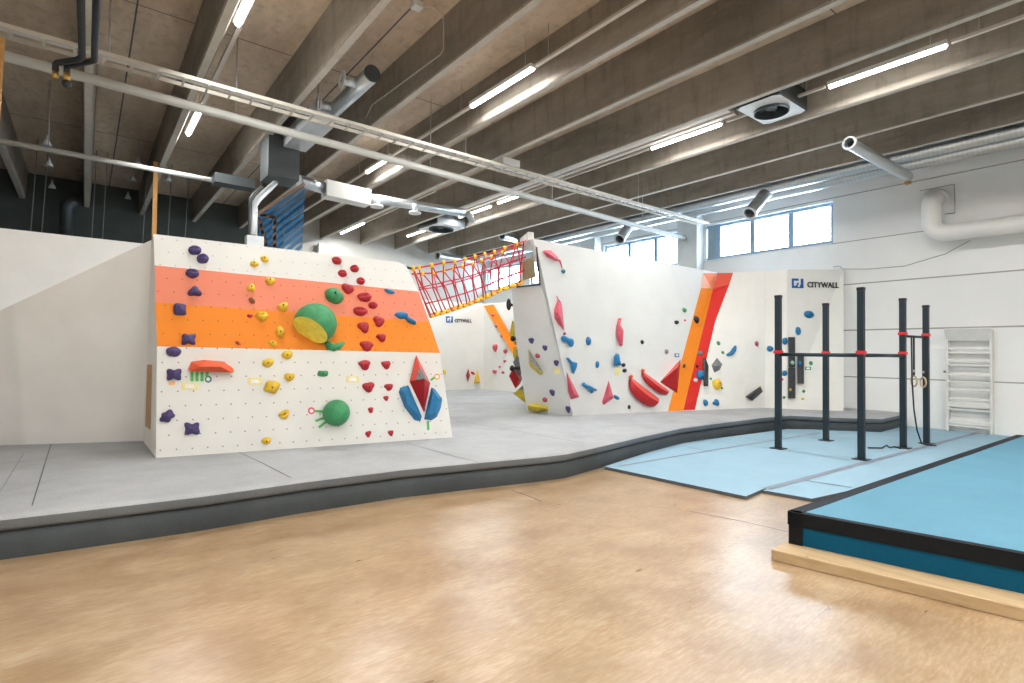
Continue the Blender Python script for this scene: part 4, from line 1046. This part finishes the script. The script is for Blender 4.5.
for x, y, w, h, lab in [(494.7, 347.5, 4.6, 8, 'largest pink hold on the far wall left of the orange stripe'), (504.8, 351, 4, 5, 'pink hold on the far wall under the lower end of the orange stripe'), (504.4, 361, 3, 3, 'small pink hold far wall, right of the three lowest but higher'), (499.4, 366.8, 2.8, 2.6, 'tiny pink hold far wall, centre of the lowest cluster'), (494.3, 371.5, 4.6, 4.4, 'pink hold far wall, bottom left of the lowest cluster'), (502.5, 372.3, 3.2, 3, 'pink hold far wall, bottom right of the lowest cluster')]:
    hold(FACE_F, x, y, w, h, 'h_pink', lab, 'pink holds on the far wall', 'heart')

# ------------------------------------------------------------------ net bridge
NB = thing('net_bridge', (5.2, 7.9, 2.4), 'red and yellow rope net bridge hung between the two boulders', 'net bridge')
nearY, farY, botY = 7.40, 8.15, 7.8
top_px = [(412, 268.6), (414.6, 268.3), (429, 265.7), (442.5, 263), (455, 261.7), (466.6, 259), (477.6, 256), (488.6, 254), (499, 250.5), (512, 245.5), (526, 240.5)]
far_px = [(412, 274), (419, 273.6), (431, 273.2), (442.5, 271), (453.4, 268.3), (463.7, 266), (474.7, 263), (485, 259.5), (496, 255), (510, 249.5), (527, 243)]
bot_px2 = [(430, 317), (437, 314.8), (447, 312.3), (456, 309), (465, 306.2), (474, 302.7), (483, 299), (492, 295.2), (501, 290.5), (512, 286.5), (524, 282.5)]
top = [PY(x, y, nearY) for x, y in top_px]; far = [PY(x, y, farY) for x, y in far_px]
bn = [PY(x, y, botY-.12) for x, y in bot_px2]; bf_ = [PY(x, y-2, botY+.16) for x, y in bot_px2]
def interp(P, t):
    t = max(0, min(.9999, t))*(len(P)-1); i = int(t); return P[i].lerp(P[i+1], t-i)
def rope(pts, r, m_, name, nn=6): return MB().tube(pts, r, nn).build(name, M[m_], NB)
rope(top, .015, 'rope_red', 'hand_rope'); rope(far, .015, 'rope_red', 'hand_rope')
for P in (bn, bf_):
    rope(P, .014, 'rope_red', 'floor_rope')
    for k in range(16): rope([interp(P, (k+.12)/16), interp(P, (k+.5)/16), interp(P, (k+.88)/16)], .026, 'rope_yellow', 'rope_sleeve')
for a, c in ((top, bn), (far, bf_)):
    for q in (.38, .72):
        rope([interp(a, t/14).lerp(interp(c, t/14), q) for t in range(15)], .011, 'rope_red', 'side_rope')
for a, c, sgn in ((top, bn, -1), (far, bf_, 1)):
    for k in range(11):
        t0_ = (k+.45)/11.2; t1_ = t0_+.055*sgn; t2_ = t0_+.062*sgn
        rope([interp(a, t0_), interp(a, t1_).lerp(interp(c, t1_), .45), interp(c, t2_)], .011, 'rope_red', 'net_rope')
        t1_ = t0_-.03*sgn
        if k % 2 == 0: rope([interp(a, t0_), interp(a, t1_).lerp(interp(c, t1_), .5), interp(c, t1_)], .010, 'rope_red', 'net_rope')
        p = interp(a, t0_); MB().sphere(p, (.035, .025, .045), 8, 6).build('clip', M['rope_yellow'], NB)
for k in range(13):
    t = (k+.2)/13; rope([interp(bn, t), interp(bf_, t+.03)], .02, 'rope_yellow' if k % 3 else 'rope_red', 'cross_rope')
rope([interp(top, 0), interp(top, 0)+V((-.12, .02, .02))], .02, 'black_hose', 'anchor')
rope([interp(top, .985), interp(far, .97).lerp(interp(bf_, .97), .5), interp(bn, .96)], .014, 'rope_red', 'end_rope')

# ------------------------------------------------------------------ pull-up rig
pz = ZB
posts = dict(p1=(778.3, 448.5, 295), p2=(826, 440.5, 303), p3=(861.5, 459.5, 287), p4=(903.3, 448, 298), p5=(926.6, 443.5, 305))
RIG = thing('pull_up_rig', (10.2, 3.7, pz), 'dark five-post pull-up rig with red clamps standing on the blue floor mat', 'pull-up rig')
PP = {}
HT = 2.86
for k, (x, y, yt) in posts.items():
    p = PZ(x, y, pz); PP[k] = p
    hz = (459.5-287)/(459.5-287)
    # height from the pixel span
    dd = depth(p); ht = (y-yt)*dd/FOC
    b = MB(); w = .088
    b.box(p+V((-w/2, -w/2, 0)), p+V((w/2, w/2, ht-.05))); o = b.build('post', M['rig'], RIG, bevel=.008)
    MB().box(p+V((-w/2-.004, -w/2-.004, ht-.05)), p+V((w/2+.004, w/2+.004, ht))).build('post_cap', M['black'], o, bevel=.006)
    MB().box(p+V((-.10, -.10, 0)), p+V((.10, .10, .012))).build('base_plate', M['rig'], o)
def clamp(k, z):
    p = PP[k]; b = MB(); w = .058
    b.box(p+V((-w, -w, z-.026)), p+V((w, w, z+.026))); return b.build('clamp', M['red_clamp'], RIG, bevel=.008)
def zat(k, y):
    p = PP[k]; x0, y0, _ = posts[k]; return p.z+(y0-y)*depth(p)/FOC
zb = sum((zat('p1', 352), zat('p3', 351.3), zat('p4', 354.6)))/3-.04
for k in ('p1', 'p2', 'p3', 'p4'): clamp(k, zb)
zh = (zat('p4', 333.3)+zat('p5', 336.5))/2-.03
for k in ('p4', 'p5'): clamp(k, zh)
def bar(a, c, z, r=.022):
    p, q = PP[a].copy(), PP[c].copy(); p.z = q.z = z; MB().tube([p, q], r, 10).build('pull_up_bar', M['rig'], RIG)
bar('p1', 'p2', zb, .03); bar('p1', 'p3', zb, .03); bar('p3', 'p4', zb, .03); bar('p2', 'p4', zb, .03); bar('p4', 'p5', zh)
# rings hung from the high bar
pa_, pb_ = PP['p4'].copy(), PP['p5'].copy(); pa_.z = pb_.z = zh
for i, (t, yb) in enumerate(((.46, 379), (.86, 379.5))):
    p = pa_.lerp(pb_, t); s = depth(p)/FOC
    zr = p.z-(yb-334.5)*s
    RG = thing('gymnastic_ring', V((p.x, p.y, zr-.12)), 'wooden gymnastic ring on a black strap, %s of two on the rig' % ('left', 'right')[i], 'gym ring', 'gymnastic rings')
    b = MB(); pts = [V((p.x+.058*math.cos(a), p.y+.058*math.cos(a), zr+.088*math.sin(a))) for a in [2*math.pi*k/24 for k in range(25)]]
    b.tube(pts, .014, 8, cap=False); b.build('ring', M['pine'], RG)
    MB().bar(p+V((0, 0, .02)), V((p.x, p.y, zr+.085)), .03, .006, V((1, .5, 0))).build('strap', M['black'], RG)
    MB().box(V((p.x-.022, p.y-.015, zr+.16)), V((p.x+.022, p.y+.015, zr+.20))).build('buckle', M['steel'], RG)
p = pa_.lerp(pb_, .36)
cpts = [p, PY(912, 380, p.y-.02), PY(914, 410, p.y-.03), PY(917, 430, p.y-.05), PZ(921.5, 443.5, ZB+.02), PZ(927, 445, ZB+.03), PZ(936, 445.5, ZB+.015)]
tag(MB().tube(cpts, .012, 6).build('strap_tail', M['black'], loc=V((cpts[-1].x, cpts[-1].y, ZB))), 'long black strap trailing from the high bar down to the mat', 'strap')
cpts = [PZ(868, 447.8, ZB+.012), PZ(882, 448, ZB+.012), PZ(886.5, 445.2, ZB+.05), PZ(889.5, 447.5, ZB+.014), PZ(895, 446.8, ZB+.03), PZ(901, 448.5, ZB+.012)]
tag(MB().tube(cpts, .014, 6).build('strap', M['black'], loc=V((cpts[0].x, cpts[0].y, ZB))), 'loose black strap lying on the mat between two rig posts', 'strap')

# ------------------------------------------------------------------ wall bars
WB = thing('wall_bars', (14.36, 2.9, ZB), 'white wooden wall bars mounted on the right wall', 'wall bars')
y0, y1 = 2.55, 3.25; xa = 14.20; zt = 2.14
for yy in (y0, y1): MB().box((xa, yy-.02, ZB), (14.36, yy+.02, zt)).build('upright', M['wallbar'], WB, bevel=.006)
for z, hh in [(.16, .03), (.24, .09), (.50, .03), (.60, .10), (.72, .04), (.92, .05), (1.08, .03), (1.22, .05), (1.42, .04), (1.52, .06), (1.68, .05), (1.76, .05)]:
    MB().box((xa+.02, y0, z-hh/2), (xa+.055, y1, z+hh/2)).build('rung', M['wallbar'], WB, bevel=.005)
MB().hexa([(xa-.10, y0-.03, 2.16), (xa-.10, y1+.03, 2.16), (xa-.05, y1+.03, 2.18), (xa-.05, y0-.03, 2.18)][::-1]+[(xa+.02, y0, 1.92), (xa+.02, y1, 1.92), (xa+.05, y1, 1.93), (xa+.05, y0, 1.93)][::-1]).build('top_board', M['wallbar'], WB)
tag(MB().box((14.33, 3.28, 1.255), (14.37, 3.34, 1.285)).build('wall_peg', M['black'], loc=(14.43, 3.31, 1.26)), 'small black peg on the wall left of the wall bars', 'peg')

# ------------------------------------------------------------------ ceiling services
# strip lights
rows = {'A': (252.7, -18, 241, 26), 'B': (200, 107, 189.3, 135), 'C': (533, 68, 472, 107), 'D': (392, 157, 366.6, 172.5), 'E': (363, 223, 342, 233.5), 'F': (721, 123.5, 652, 149), 'G': (519, 195, 499, 203.4), 'H': (491, 206.4, 459, 217.3), 'I': (432, 227.6, 408, 236.4), 'J': (948, 45.5, 828, 87)}
labs = {'A': 'at the top left edge of the photo', 'B': 'above the left partition, under the pale pipe', 'C': 'bright beside a lit rib, centre top', 'D': 'between the pale pipe and the white air box', 'E': 'far away above the striped boulder', 'F': 'left of the square ceiling fan', 'G': 'nearer of two behind the pale pipe', 'H': 'farther of two, ending at the far ceiling fan', 'I': 'farthest, beyond the far ceiling fan', 'J': 'right of the square ceiling fan'}
LAMP = 64.
def light(x, ya, yb, lab, z=6.0):
    yc = (ya+yb)/2
    t = thing('strip_light', (x, yc, z), 'lit ceiling strip light, %s' % lab, 'strip light', 'ceiling strip lights')
    MB().box((x-.06, ya, z-.02), (x+.06, yb, z+.04)).build('housing', M['white_plastic'], t)
    b = MB(); b.tube([(x, ya+.02, z-.03), (x, yb-.02, z-.03)], .036, 10); b.build('diffuser', M['tube'], t)
    ld = bpy.data.lights.new('tube_light', 'AREA'); ld.shape = 'RECTANGLE'; ld.size = .14; ld.size_y = yb-ya-.06
    ld.energy = LAMP*(yb-ya)/1.65; ld.color = (.99, .98, .96)
    lo = bpy.data.objects.new('tube_light', ld); COL.objects.link(lo); lo.parent = t; lo.location = (0, 0, -.075)
    w = MB(); w.tube([(x, ya+.2, z+.05), (x, ya+.2, ZS)], .006, 5); w.build('hanger', M['steel'], t)
for k, (xa_, ya_, xb_, yb_) in rows.items():
    a, c = PZ(xa_, ya_, 5.97), PZ(xb_, yb_, 5.97); xm = (a.x+c.x)/2
    light(xm, min(a.y, c.y), max(a.y, c.y), labs[k])
for x, y, lab in [(1.58, 2., 'just behind the camera as added fill, left row'), (1.58, -2.5, 'behind the camera as added fill, left row'), (5.38, 1., 'behind the camera as added fill, middle row'), (5.38, -3, 'far behind the camera as added fill, middle row'), (9.48, -2.5, 'behind the camera as added fill, right row'), (-2.6, 1., 'added fill out of view, outer left row near'), (-2.6, -3.5, 'added fill out of view, outer left row far'), (-2.6, -5.7, 'added fill out of view, rear wall end, outer left row'), (1.58, -5.7, 'added fill out of view, rear wall end, left row'), (5.38, -5.7, 'added fill out of view, rear wall end, middle row'), (9.48, -5.7, 'added fill out of view, rear wall end, right row')]:
    light(x, y, y+1.65, lab)  # unseen strip lights added to brighten the hall
for x, lab, sp in ((1.58, 'white perforated light track of the left row of strip lights', [(3.0, 6.2), (8.1, 11.1)]), (5.38, 'white light track of the middle row of strip lights', [(2.7, 6.3), (8.1, 11.2), (12.8, 19)]), (9.49, 'white light track of the right row of strip lights', [(-1, 2.1), (3.75, 5.5), (7.3, 11.7), (15, 16.8)]), (7.5, 'thin white light track above the far boulder', [(13, 17.7)])):
    tr = thing('light_track', (x, 8, 6.02), lab, 'light track')
    for a, c in sp:
        MB().box((x-.03, a, 6.0), (x+.03, c, 6.04)).build('rail', M['track'], tr)
        b = MB()
        for q in range(2): b.tube([(x, a+.3+q*(c-a-.6), 6.04), (x, a+.3+q*(c-a-.6), ZS)], .006, 5)
        b.build('hanger', M['steel'], tr)
rw = thing('cable_duct', (9.2, 7.5, 6.05), 'wide white cable duct beside the right row of strip lights', 'cable duct')
MB().box((9.02, 5.2, 6.0), (9.14, 14.8, 6.06)).build('channel', M['track'], rw); MB().box((9.22, 5.2, 6.0), (9.34, 14.8, 6.06)).build('channel', M['track'], rw)
# cable tray and pipes running across
tl, trr = PZ(-60, 13, 5.42), PX(704, 224, 14.2)
CT = thing('cable_tray', (6, 8.8, 5.4), 'cream wire cable tray crossing the hall under the ribs', 'cable tray')
dirx = (trr-tl).normalized(); wd = V((0, .17, 0))
for s_ in (-1, 1): MB().bar(tl+wd*s_*.9, trr+wd*s_*.9, .02, .055).build('side_rail', M['tray'], CT)
b = MB(); Ltot = (trr-tl).length; k = 0
while k*.3 < Ltot:
    q = tl+dirx*k*.3; b.bar(q-wd*.9+V((0, 0, -.035)), q+wd*.9+V((0, 0, -.035)), .03, .012); k += 1
ru = b.build('rungs', M['tray'], CT); ru['kind'] = 'stuff'
b = MB()
for s_ in (-.5, -.2): b.tube([tl+wd*s_, tl.lerp(trr, .5)+wd*(s_+.05)+V((0, 0, -.012)), trr+wd*s_], .018, 6)
cb_ = b.build('cables', M['white_plastic'], CT); cb_['kind'] = 'stuff'
for t in (.1, .28, .47, .64, .82):
    q = tl.lerp(trr, t); MB().tube([q+V((0, .18, 0)), V((q.x, q.y+.18, ZS))], .01, 6).build('hanger', M['steel'], CT)
MB().box(PY(507, 163, 8.75)+V((-.1, 0, -.02)), PY(514, 167, 8.85)+V((.08, .05, .12))).build('junction_box', M['white_plastic'], CT)
def pipe_thing(name, pts, r, m_, lab, cat, n_=14, hang=()):
    pts = [V(p) for p in pts]
    t = thing(name, sum(pts, V((0, 0, 0)))/len(pts), lab, cat)
    MB().tube(pts, r, n_).build('pipe' if 'pipe' in name else 'run', M[m_], t)
    for h in hang:
        q = interp(pts, h); MB().tube([q, V((q.x, q.y, ZS))], .009, 5).build('hanger', M['steel'], t)
    return t
pipe_thing('roof_pipe', [PZ(-60, 38.5, 5.2), PX(690, 240, 14.4)], .066, 'pipe', 'long pale grey pipe crossing the hall beside the cable tray', 'pipe', hang=(.2, .42, .63, .85))
pipe_thing('roof_pipe', [PZ(-40, 133.5, 5.25), PZ(212, 180, 5.25)], .05, 'pipe', 'pale grey pipe at upper left ending in a dark duct', 'pipe', hang=(.3,))
# black hoses
h1 = [PZ(79.5, -60, 4.95), PZ(82, 52, 4.95), PZ(82, 57, 4.95), PZ(78, 59.5, 4.95), PZ(57.5, 62.8, 4.95), PZ(55.5, 64.5, 4.92), PZ(55.5, 71, 4.85)]
h2 = [PZ(99, -60, 4.95), PZ(94.5, 55, 4.95), PZ(94.5, 60, 4.95), PZ(90, 61.5, 4.95), PZ(69, 66, 4.95), PZ(67, 67.5, 4.92), PZ(67, 73, 4.85)]
ht = pipe_thing('black_hose', h1, .034, 'black_hose', 'left of two black pipes dropping past the cable tray', 'pipe', 8); MB().tube([h1[-1], h1[-1]-V((0, 0, .09))], .03, 8).build('fitting', M['brass'], ht)
ht = pipe_thing('black_hose', h2, .034, 'black_hose', 'right of two black pipes, ending in a brass fitting and black ball', 'pipe', 8); MB().tube([h2[-1], h2[-1]-V((0, 0, .09))], .034, 8).build('fitting', M['brass'], ht); MB().sphere(h2[-1]-V((0, 0, .13)), .05).build('ball_end', M['black'], ht)
# ventilation unit
AU = thing('ventilation_unit', (3.2, 11.8, 4.95), 'dark grey ventilation box hanging above the striped boulder', 'ventilation unit')
c0, c1 = PZ(268.5, 174.4, 5.0), PZ(298.6, 181.7, 5.0); c2 = PZ(262.5, 183, 5.0)
yf = (c0.y+c1.y)/2; yb_ = c2.y
MB().box((c0.x, yf, 5.0), (c1.x, yb_, 6.3)).build('casing', M['zinc_dark'], AU, bevel=.01)
rz0, rz1 = 5.62, 5.9
MB().box((c0.x+.28, 9.6, rz0), (c1.x+.12, yf+.02, rz1)).build('flat_duct', M['zinc'], AU)
MB().box(PY(247, 234.5, 9.0), PY(261.5, 246.8, 9.15)+V((0, 0, -.12))).build('control_box', M['zinc'], AU, bevel=.006)
MB().tube([PY(253.5, 236, 9.3), PY(254, 205, 9.6), PY(258, 199, 9.9), PY(270, 188, 10.6), PY(275, 183, 11.3)], .055, 10).build('riser', M['zinc'], AU)
MB().tube([PY(249.8, 236, 9.3), PY(250.5, 200, 9.6), PY(254, 194, 10.0), PY(262, 187, 10.6)], .03, 8).build('riser', M['zinc_dark'], AU)
MB().box(PZ(212, 176, 5.32), PZ(255, 188.5, 5.12)).build('dark_duct', M['zinc_dark'], AU)
SD = thing('supply_duct', (3.0, 8, 5.9), 'round spiral duct with two flanged outlets under the ceiling', 'duct')
da, db = PZ(372, 74, 5.95), PZ(322, 121, 5.95)
MB().tube([da, V((da.x, 9.8, 5.95))], .125, 20).build('spiral_tube', M['galv'], SD)
MB().tube([da-V((0, .03, 0)), da], .132, 20).build('open_end_shade', M['zinc_dark'], SD)  # dark disc stands for the shaded inside of the open duct end
for x, y in ((350, 81), (330, 106), (308, 125)):
    q = PZ(x, y, 5.95); q.x = da.x
    MB().tube([q, q+V((-.30, 0, -.02))], .075, 14).build('outlet', M['galvx'], SD)
    MB().ring(q+V((-.31, 0, -.02)), (-1, 0, 0), .07, .15, 20, .015).build('flange', M['white_plastic'], SD)
XD = thing('spiral_duct', (5, 12.4, 5.2), 'slim spiral duct with a white air box running right above the striped boulder', 'duct')
e0, e1, e2, e3 = PZ(299, 181, 5.2), PZ(324, 188, 5.2), PZ(368, 198, 5.2), PZ(464, 213, 5.2)
MB().tube([e0, e1], .13, 16).build('spiral_tube', M['galvx'], XD)
mid = (e1+e2)/2
MB().hexa([e1+V((0, -.18, -.2)), e2+V((0, -.18, -.2)), e2+V((0, .18, -.2)), e1+V((0, .18, -.2)), e1+V((0, -.18, .16)), e2+V((0, -.18, .16)), e2+V((0, .18, .16)), e1+V((0, .18, .16))]).build('air_box', M['duct_white'], XD, bevel=.01)
MB().tube([e2, e3], .11, 16).build('spiral_tube', M['galvx'], XD)
for x, y in ((378, 206), (416, 213)):
    q = PZ(x-1, y-9, 5.2); MB().tube([q, q-V((0, 0, .2))], .07, 12).build('outlet', M['zinc'], XD); MB().tube([q-V((0, 0, .2)), q-V((0, 0, .24))], .15, 16).build('outlet_rim', M['white_plastic'], XD)
MB().tube([e3, e3+V((.15, -.05, -.05)), e3+V((.2, -.1, -.25))], .08, 10).build('flexible_end', M['zinc'], XD)
# ceiling fans
def fan(x0, x1, ya, yb, z, lab, hc=.36):
    t = thing('ceiling_fan_unit', ((x0+x1)/2, (ya+yb)/2, z), lab, 'ceiling fan', 'square ceiling fan units')
    b = MB(); r = min(x1-x0, yb-ya)*.37; c = V(((x0+x1)/2, (ya+yb)/2, z)); n_ = 32; pts = []
    for k in range(n_):
        a = 2*math.pi*(k+.5)/n_; d = V((math.cos(a), math.sin(a), 0)); m = max(abs(d.x)/((x1-x0)/2), abs(d.y)/((yb-ya)/2)); pts += [c+d*r, c+d/m]
    b.add(pts, [(2*k, 2*k+1, 2*((k+1) % n_)+1, 2*((k+1) % n_)) for k in range(n_)]); b.build('face_plate', M['white_plastic'], t)
    b = MB(); b.box((x0, ya, z+.003), (x0+.02, yb, z+hc-.01)); b.box((x1-.02, ya, z+.003), (x1, yb, z+hc-.01)); b.box((x0, ya, z+.003), (x1, ya+.02, z+hc-.01)); b.box((x0, yb-.02, z+.003), (x1, yb, z+hc-.01)); b.box((x0, ya, z+hc-.03), (x1, yb, z+hc))
    b.build('casing', M['zinc_dark'], t)
    MB().tube([c+V((0, 0, hc-.12)), c+V((0, 0, hc-.11))], r*.98, 32).build('bore_shade', M['black'], t)  # black disc stands for the shade inside the fan casing
    MB().ring(c+V((0, 0, -.05)), (0, 0, 1), r*.985, r*1.03, 32, .16).build('inlet_ring', M['zinc_dark'], t)
    b = MB()
    for k in range(6):
        a = k*math.pi/3; d = V((math.cos(a), math.sin(a), 0)); e_ = V((-d.y, d.x, 0))
        b.add([c+d*.07+V((0, 0, .06)), c+d*r*.93+e_*.03+V((0, 0, .05)), c+d*r*.93+e_*r*.55+V((0, 0, .12)), c+d*.08+e_*.07+V((0, 0, .10))], [(0, 1, 2, 3)])
    b.tube([c+V((0, 0, .02)), c+V((0, 0, .16))], .09, 14); b.build('impeller', M['zinc_dark'], t)
    b = MB()
    for k in range(4): b.tube([(x0+.05 if k % 2 else x1-.05, ya+.05 if k < 2 else yb-.05, z+.3), (x0+.05 if k % 2 else x1-.05, ya+.05 if k < 2 else yb-.05, ZS)], .01, 5)
    b.build('hanger', M['steel'], t)
fan(8.78, 9.82, 4.18, 4.92, 5.85, 'square white ceiling fan at upper right, near the strip lights')
fan(8.75, 9.85, 15.0, 16.3, 5.70, 'square ceiling fan far off above the net bridge')
# ducts along the window wall
WD = thing('window_wall_duct', (13.6, 8, 5.7), 'pair of spiral ducts running along the top of the window wall', 'duct')
for X, yy in ((13.35, 128.5), (13.72, 138.5)):
    z = PX(1024, yy, X).z; MB().tube([(X, -1, z), (X, 20.3, z)], .135, 18).build('spiral_tube', M['galv'], WD)
MB().box((13.1, -1, 5.98), (13.95, 20.3, 6.02)).build('support_rail', M['zinc_dark'], WD)
NZ = 'jet nozzles of the window wall duct'
def nozzle(a, c, r, lab):
    t = thing('jet_nozzle', (a+c)/2, lab, 'air nozzle', NZ); d = (c-a).normalized()
    b = MB(); b.tube([a, c], r, 20, cap=False); b.tube([c, c-d*.4], r*.86, 20, cap=False); b.build('barrel', M['galvx'], t)
    MB().ring(c, d, r*.85, r*1.18, 24, .05).build('lip', M['zinc'], t)
    MB().tube([c-d*.2, c-d*.12], r*.85, 20).build('bore_shade', M['black'], t)  # black plug stands for the shade deep in the barrel
    MB().box(a+V((-.05, -.05, -r-.05)), a+V((.05, .05, -r))).build('tag', M['brass'], t)
n0 = PX(908, 177, 13.55); n1 = PZ(850, 143.5, n0.z+.02); nozzle(n0, n1, .10, 'largest round air nozzle pointing left, at upper right of the room')
for (x0, y0, x1, y1), lab in (((769, 189, 750, 212.5), 'round air nozzle tilted down above the three-pane window'), ((633, 221, 620, 238.5), 'round air nozzle tilted down above the window left of the column')):
    n0 = PX(x0, y0, 13.5); n1 = PX(x1, y1, 12.7); nozzle(n0, n1, .15, lab)
for (x0, y0, x1, y1), lab in (((524, 240.5, 503, 235.5), 'round air nozzle pointing left above the net bridge end'), ((475, 262, 438.5, 256), 'farthest round air nozzle, behind the net bridge')):
    n0 = PX(x0, y0, 13.4); n1 = PZ(x1, y1, n0.z); nozzle(n0, n1, .16, lab)
# white insulated duct on the right wall
X = 14.12
w_ = [V((14.5, 3.48, 5.02)), V((14.2, 3.48, 4.98)), V((X, 3.48, 4.86)), V((X, 3.48, 4.45))]
for k in range(1, 7):
    a = k/6*math.pi/2; w_.append(V((X, 3.48-.27*(1-math.cos(a)), 4.45-.27*math.sin(a))))
w_.append(V((X, -5.8, 4.10)))
wd_ = thing('white_duct', (X, 1, 4.2), 'fat white insulated duct with an elbow on the right wall', 'duct')
MB().tube(w_, .175, 20).build('insulated_tube', M['duct_white'], wd_)
MB().tube([V((14.45, 3.48, 5.05)), V((14.4, 3.48, 4.99))], .24, 18).build('wall_collar', M['white_plastic'], wd_)
cb_ = [PX(833, 267, 14.3), PX(840, 266, 14.3), PX(842, 269, 14.3), PX(870, 269, 14.3), PX(905, 266, 14.35), PX(945, 254, 14.4), PX(970, 240.5, 14.3)]
tag(MB().tube(cb_, .008, 6).build('slack_cable', M['grey_rope'], loc=cb_[3]), 'thin slack cable sagging along the right wall under the white duct', 'cable')
wr = [PX(945, 214, 14.48), PX(955, 213, 14.48), PX(954.5, 184, 14.48), PX(920, 191, 14.48)]
tag(MB().tube(wr, .008, 6).build('wall_wire', M['grey_rope'], loc=wr[1]), 'thin angled wire on the wall behind the white duct elbow', 'wire')
# ceiling conduit and small box
rb = 4*.0
cx_ = .975*4.2-.03
cpt = [PZ(417, 5, 6.5), PZ(432, 7, 6.5), PZ(443, 17, 6.48), PX(443.5, 19, cx_), PX(443.5, 50, cx_), PX(440, 55, cx_), PX(372, 105, cx_), PX(366, 118, cx_)]
cn = thing('sensor_conduit', cpt[0], 'small white ceiling sensor with a thin conduit down the rib', 'conduit')
MB().tube(cpt, .011, 6).build('conduit', M['tray'], cn); MB().box(cpt[0]-V((.07, .07, .05)), cpt[0]+V((.07, .07, .04))).build('sensor_box', M['white_plastic'], cn, bevel=.01)

# ------------------------------------------------------------------ props over the left partition
pp_ = PY(154.8, 200, 14.5)
tag(MB().bar(V((pp_.x, 14.5, .03)), V((pp_.x, 14.5, ZR)), .085, .085, V((0, 1, 0))).build('timber_post', M['orange_wood'], loc=(pp_.x, 14.5, .03)), 'slim orange-brown timber post seen just above the left corner of the striped boulder', 'post')
tag(MB().bar(PY(-10, 195, 8.4)+(PY(-10, 195, 8.4)-PY(-4, 100, 8.4))*3.28, PY(-4, 100, 8.4)+(PY(-4, 100, 8.4)-PY(-10, 195, 8.4))*.66, .10, .08).build('timber_post', M['orange_wood'], loc=PY(0, 190, 8.4)), 'orange-brown timber at the left edge of the photo', 'post')
# netting with its timber frame
NT = thing('safety_net', (4, 11, 3.2), 'blue safety netting in a timber frame behind the striped boulder', 'net')
yn = 11.0
MB().add([PY(259, 214, yn), PY(259, 250, yn), PY(302, 256, yn), PY(305, 188, yn), PY(304, 186, yn), PY(280, 201, yn)], [tuple(range(6))]).build('netting', M['net'], NT, fix=False)
for a, c in (((258.6, 214.5), (276, 218)), ((259, 213), (304, 184)), ((258.8, 219), (267, 250)), ((274.6, 218), (274, 250))):
    MB().bar(PY(*a, yn+.03), PY(*c, yn+.03), .06, .06, V((0, 1, 0))).build('frame_batten', M['old_wood'], NT)
# hanging cables and fittings over the partition
HC = 'thin cables hanging over the left partition'
for i, (x, ytop, ybot) in enumerate(((30, 170, 232), (41, 180, 231), (90, 165, 236), (101, 150, 234), (141, 180, 240), (166, 175, 236), (183, 195, 239))):
    Y = 17.; a, c = PY(x+1.5, ytop, Y), PY(x-2 if i < 2 else x, ybot, Y); c.z = 3.2; a = V((a.x+.1, a.y, ZS))
    tag(MB().tube([a, c], .010, 5).build('hanging_cable', M['grey_rope'], loc=c), '%s thin grey cable from the left hanging above the left partition' % ordn[i], 'cable', HC)
for i, (x, y, Y, s) in enumerate(((47, 142, 13.6, .5), (49, 163, 16, .5), (52, 185, 19, .6), (138, 162, 15.5, .5), (133, 178, 17.5, .5), (128, 196, 19.6, .5), (168, 178, 16, .45))):
    p = PY(x, y, Y)
    lab = ['nearest of three small hanging lamps in the left row', 'middle of three small hanging lamps in the left row', 'farthest of three small hanging lamps in the left row', 'nearest small hanging lamp in the right row above the partition', 'middle small hanging lamp in the right row above the partition', 'farthest small hanging lamp in the right row above the partition', 'small hanging lamp just right of the orange timber post'][i]
    t = thing('hanging_lamp', p, lab, 'lamp', 'unlit hanging lamps over the left partition')
    MB().tube([p+V((0, 0, .14)), p+V((0, 0, .05)), p-V((0, 0, .08))], [.012, .03, .085], 12).build('shade', M['zinc'], t)
    MB().tube([p+V((0, 0, .2)), V((p.x, p.y, ZS))], .004, 5).build('cord', M['grey_rope'], t)
pipe_thing('drain_pipe', [PY(66, 236, 20.2), PY(66, 206, 20.2), PY(70, 203, 20.2), PY(76, 196, 20.2)], .16, 'zinc_dark', 'dark drain pipe on the dark far wall above the partition', 'pipe')
tag(MB().box(PY(319, 243, 20.2), PY(322, 268, 20.4)).build('downpipe', M['pipe'], loc=PY(320, 268, 20.3)), 'grey downpipe on the white far wall above the striped boulder', 'pipe')

# ------------------------------------------------------------------ daylight
W = bpy.data.worlds.new('world'); SC.world = W; W.use_nodes = True
bg = W.node_tree.nodes['Background']; bg.inputs[0].default_value = (.72, .86, 1., 1); bg.inputs[1].default_value = 14.0
def portal(i, loc, w, h, ax):
    l = bpy.data.lights.new('daylight_portal', 'AREA'); l.shape = 'RECTANGLE'; l.size = w; l.size_y = h
    l.cycles.is_portal = True
    o = bpy.data.objects.new('daylight_portal', l); COL.objects.link(o); o.location = loc
    if ax == 'X': o.rotation_euler = (math.pi/2, 0, math.pi/2)
    elif ax == 'Y': o.rotation_euler = (math.pi/2, 0, math.pi)
    else: o.rotation_euler = (math.pi/2, 0, -math.pi/2)
    return o
for i, (loc, w, h, ax) in enumerate(sky_portals): portal(i, loc, w, h, ax)

SC.view_settings.view_transform = 'Standard'; SC.view_settings.look = 'None'
SC.view_settings.exposure = 0.86; SC.view_settings.gamma = 1.0; SC.view_settings.use_curve_mapping = False
SC.cycles.use_denoising = True; SC.cycles.denoising_prefilter = 'NONE'
SC.cycles.max_bounces = 10; SC.cycles.diffuse_bounces = 6; SC.cycles.transparent_max_bounces = 12
SC.cycles.sample_clamp_indirect = 8
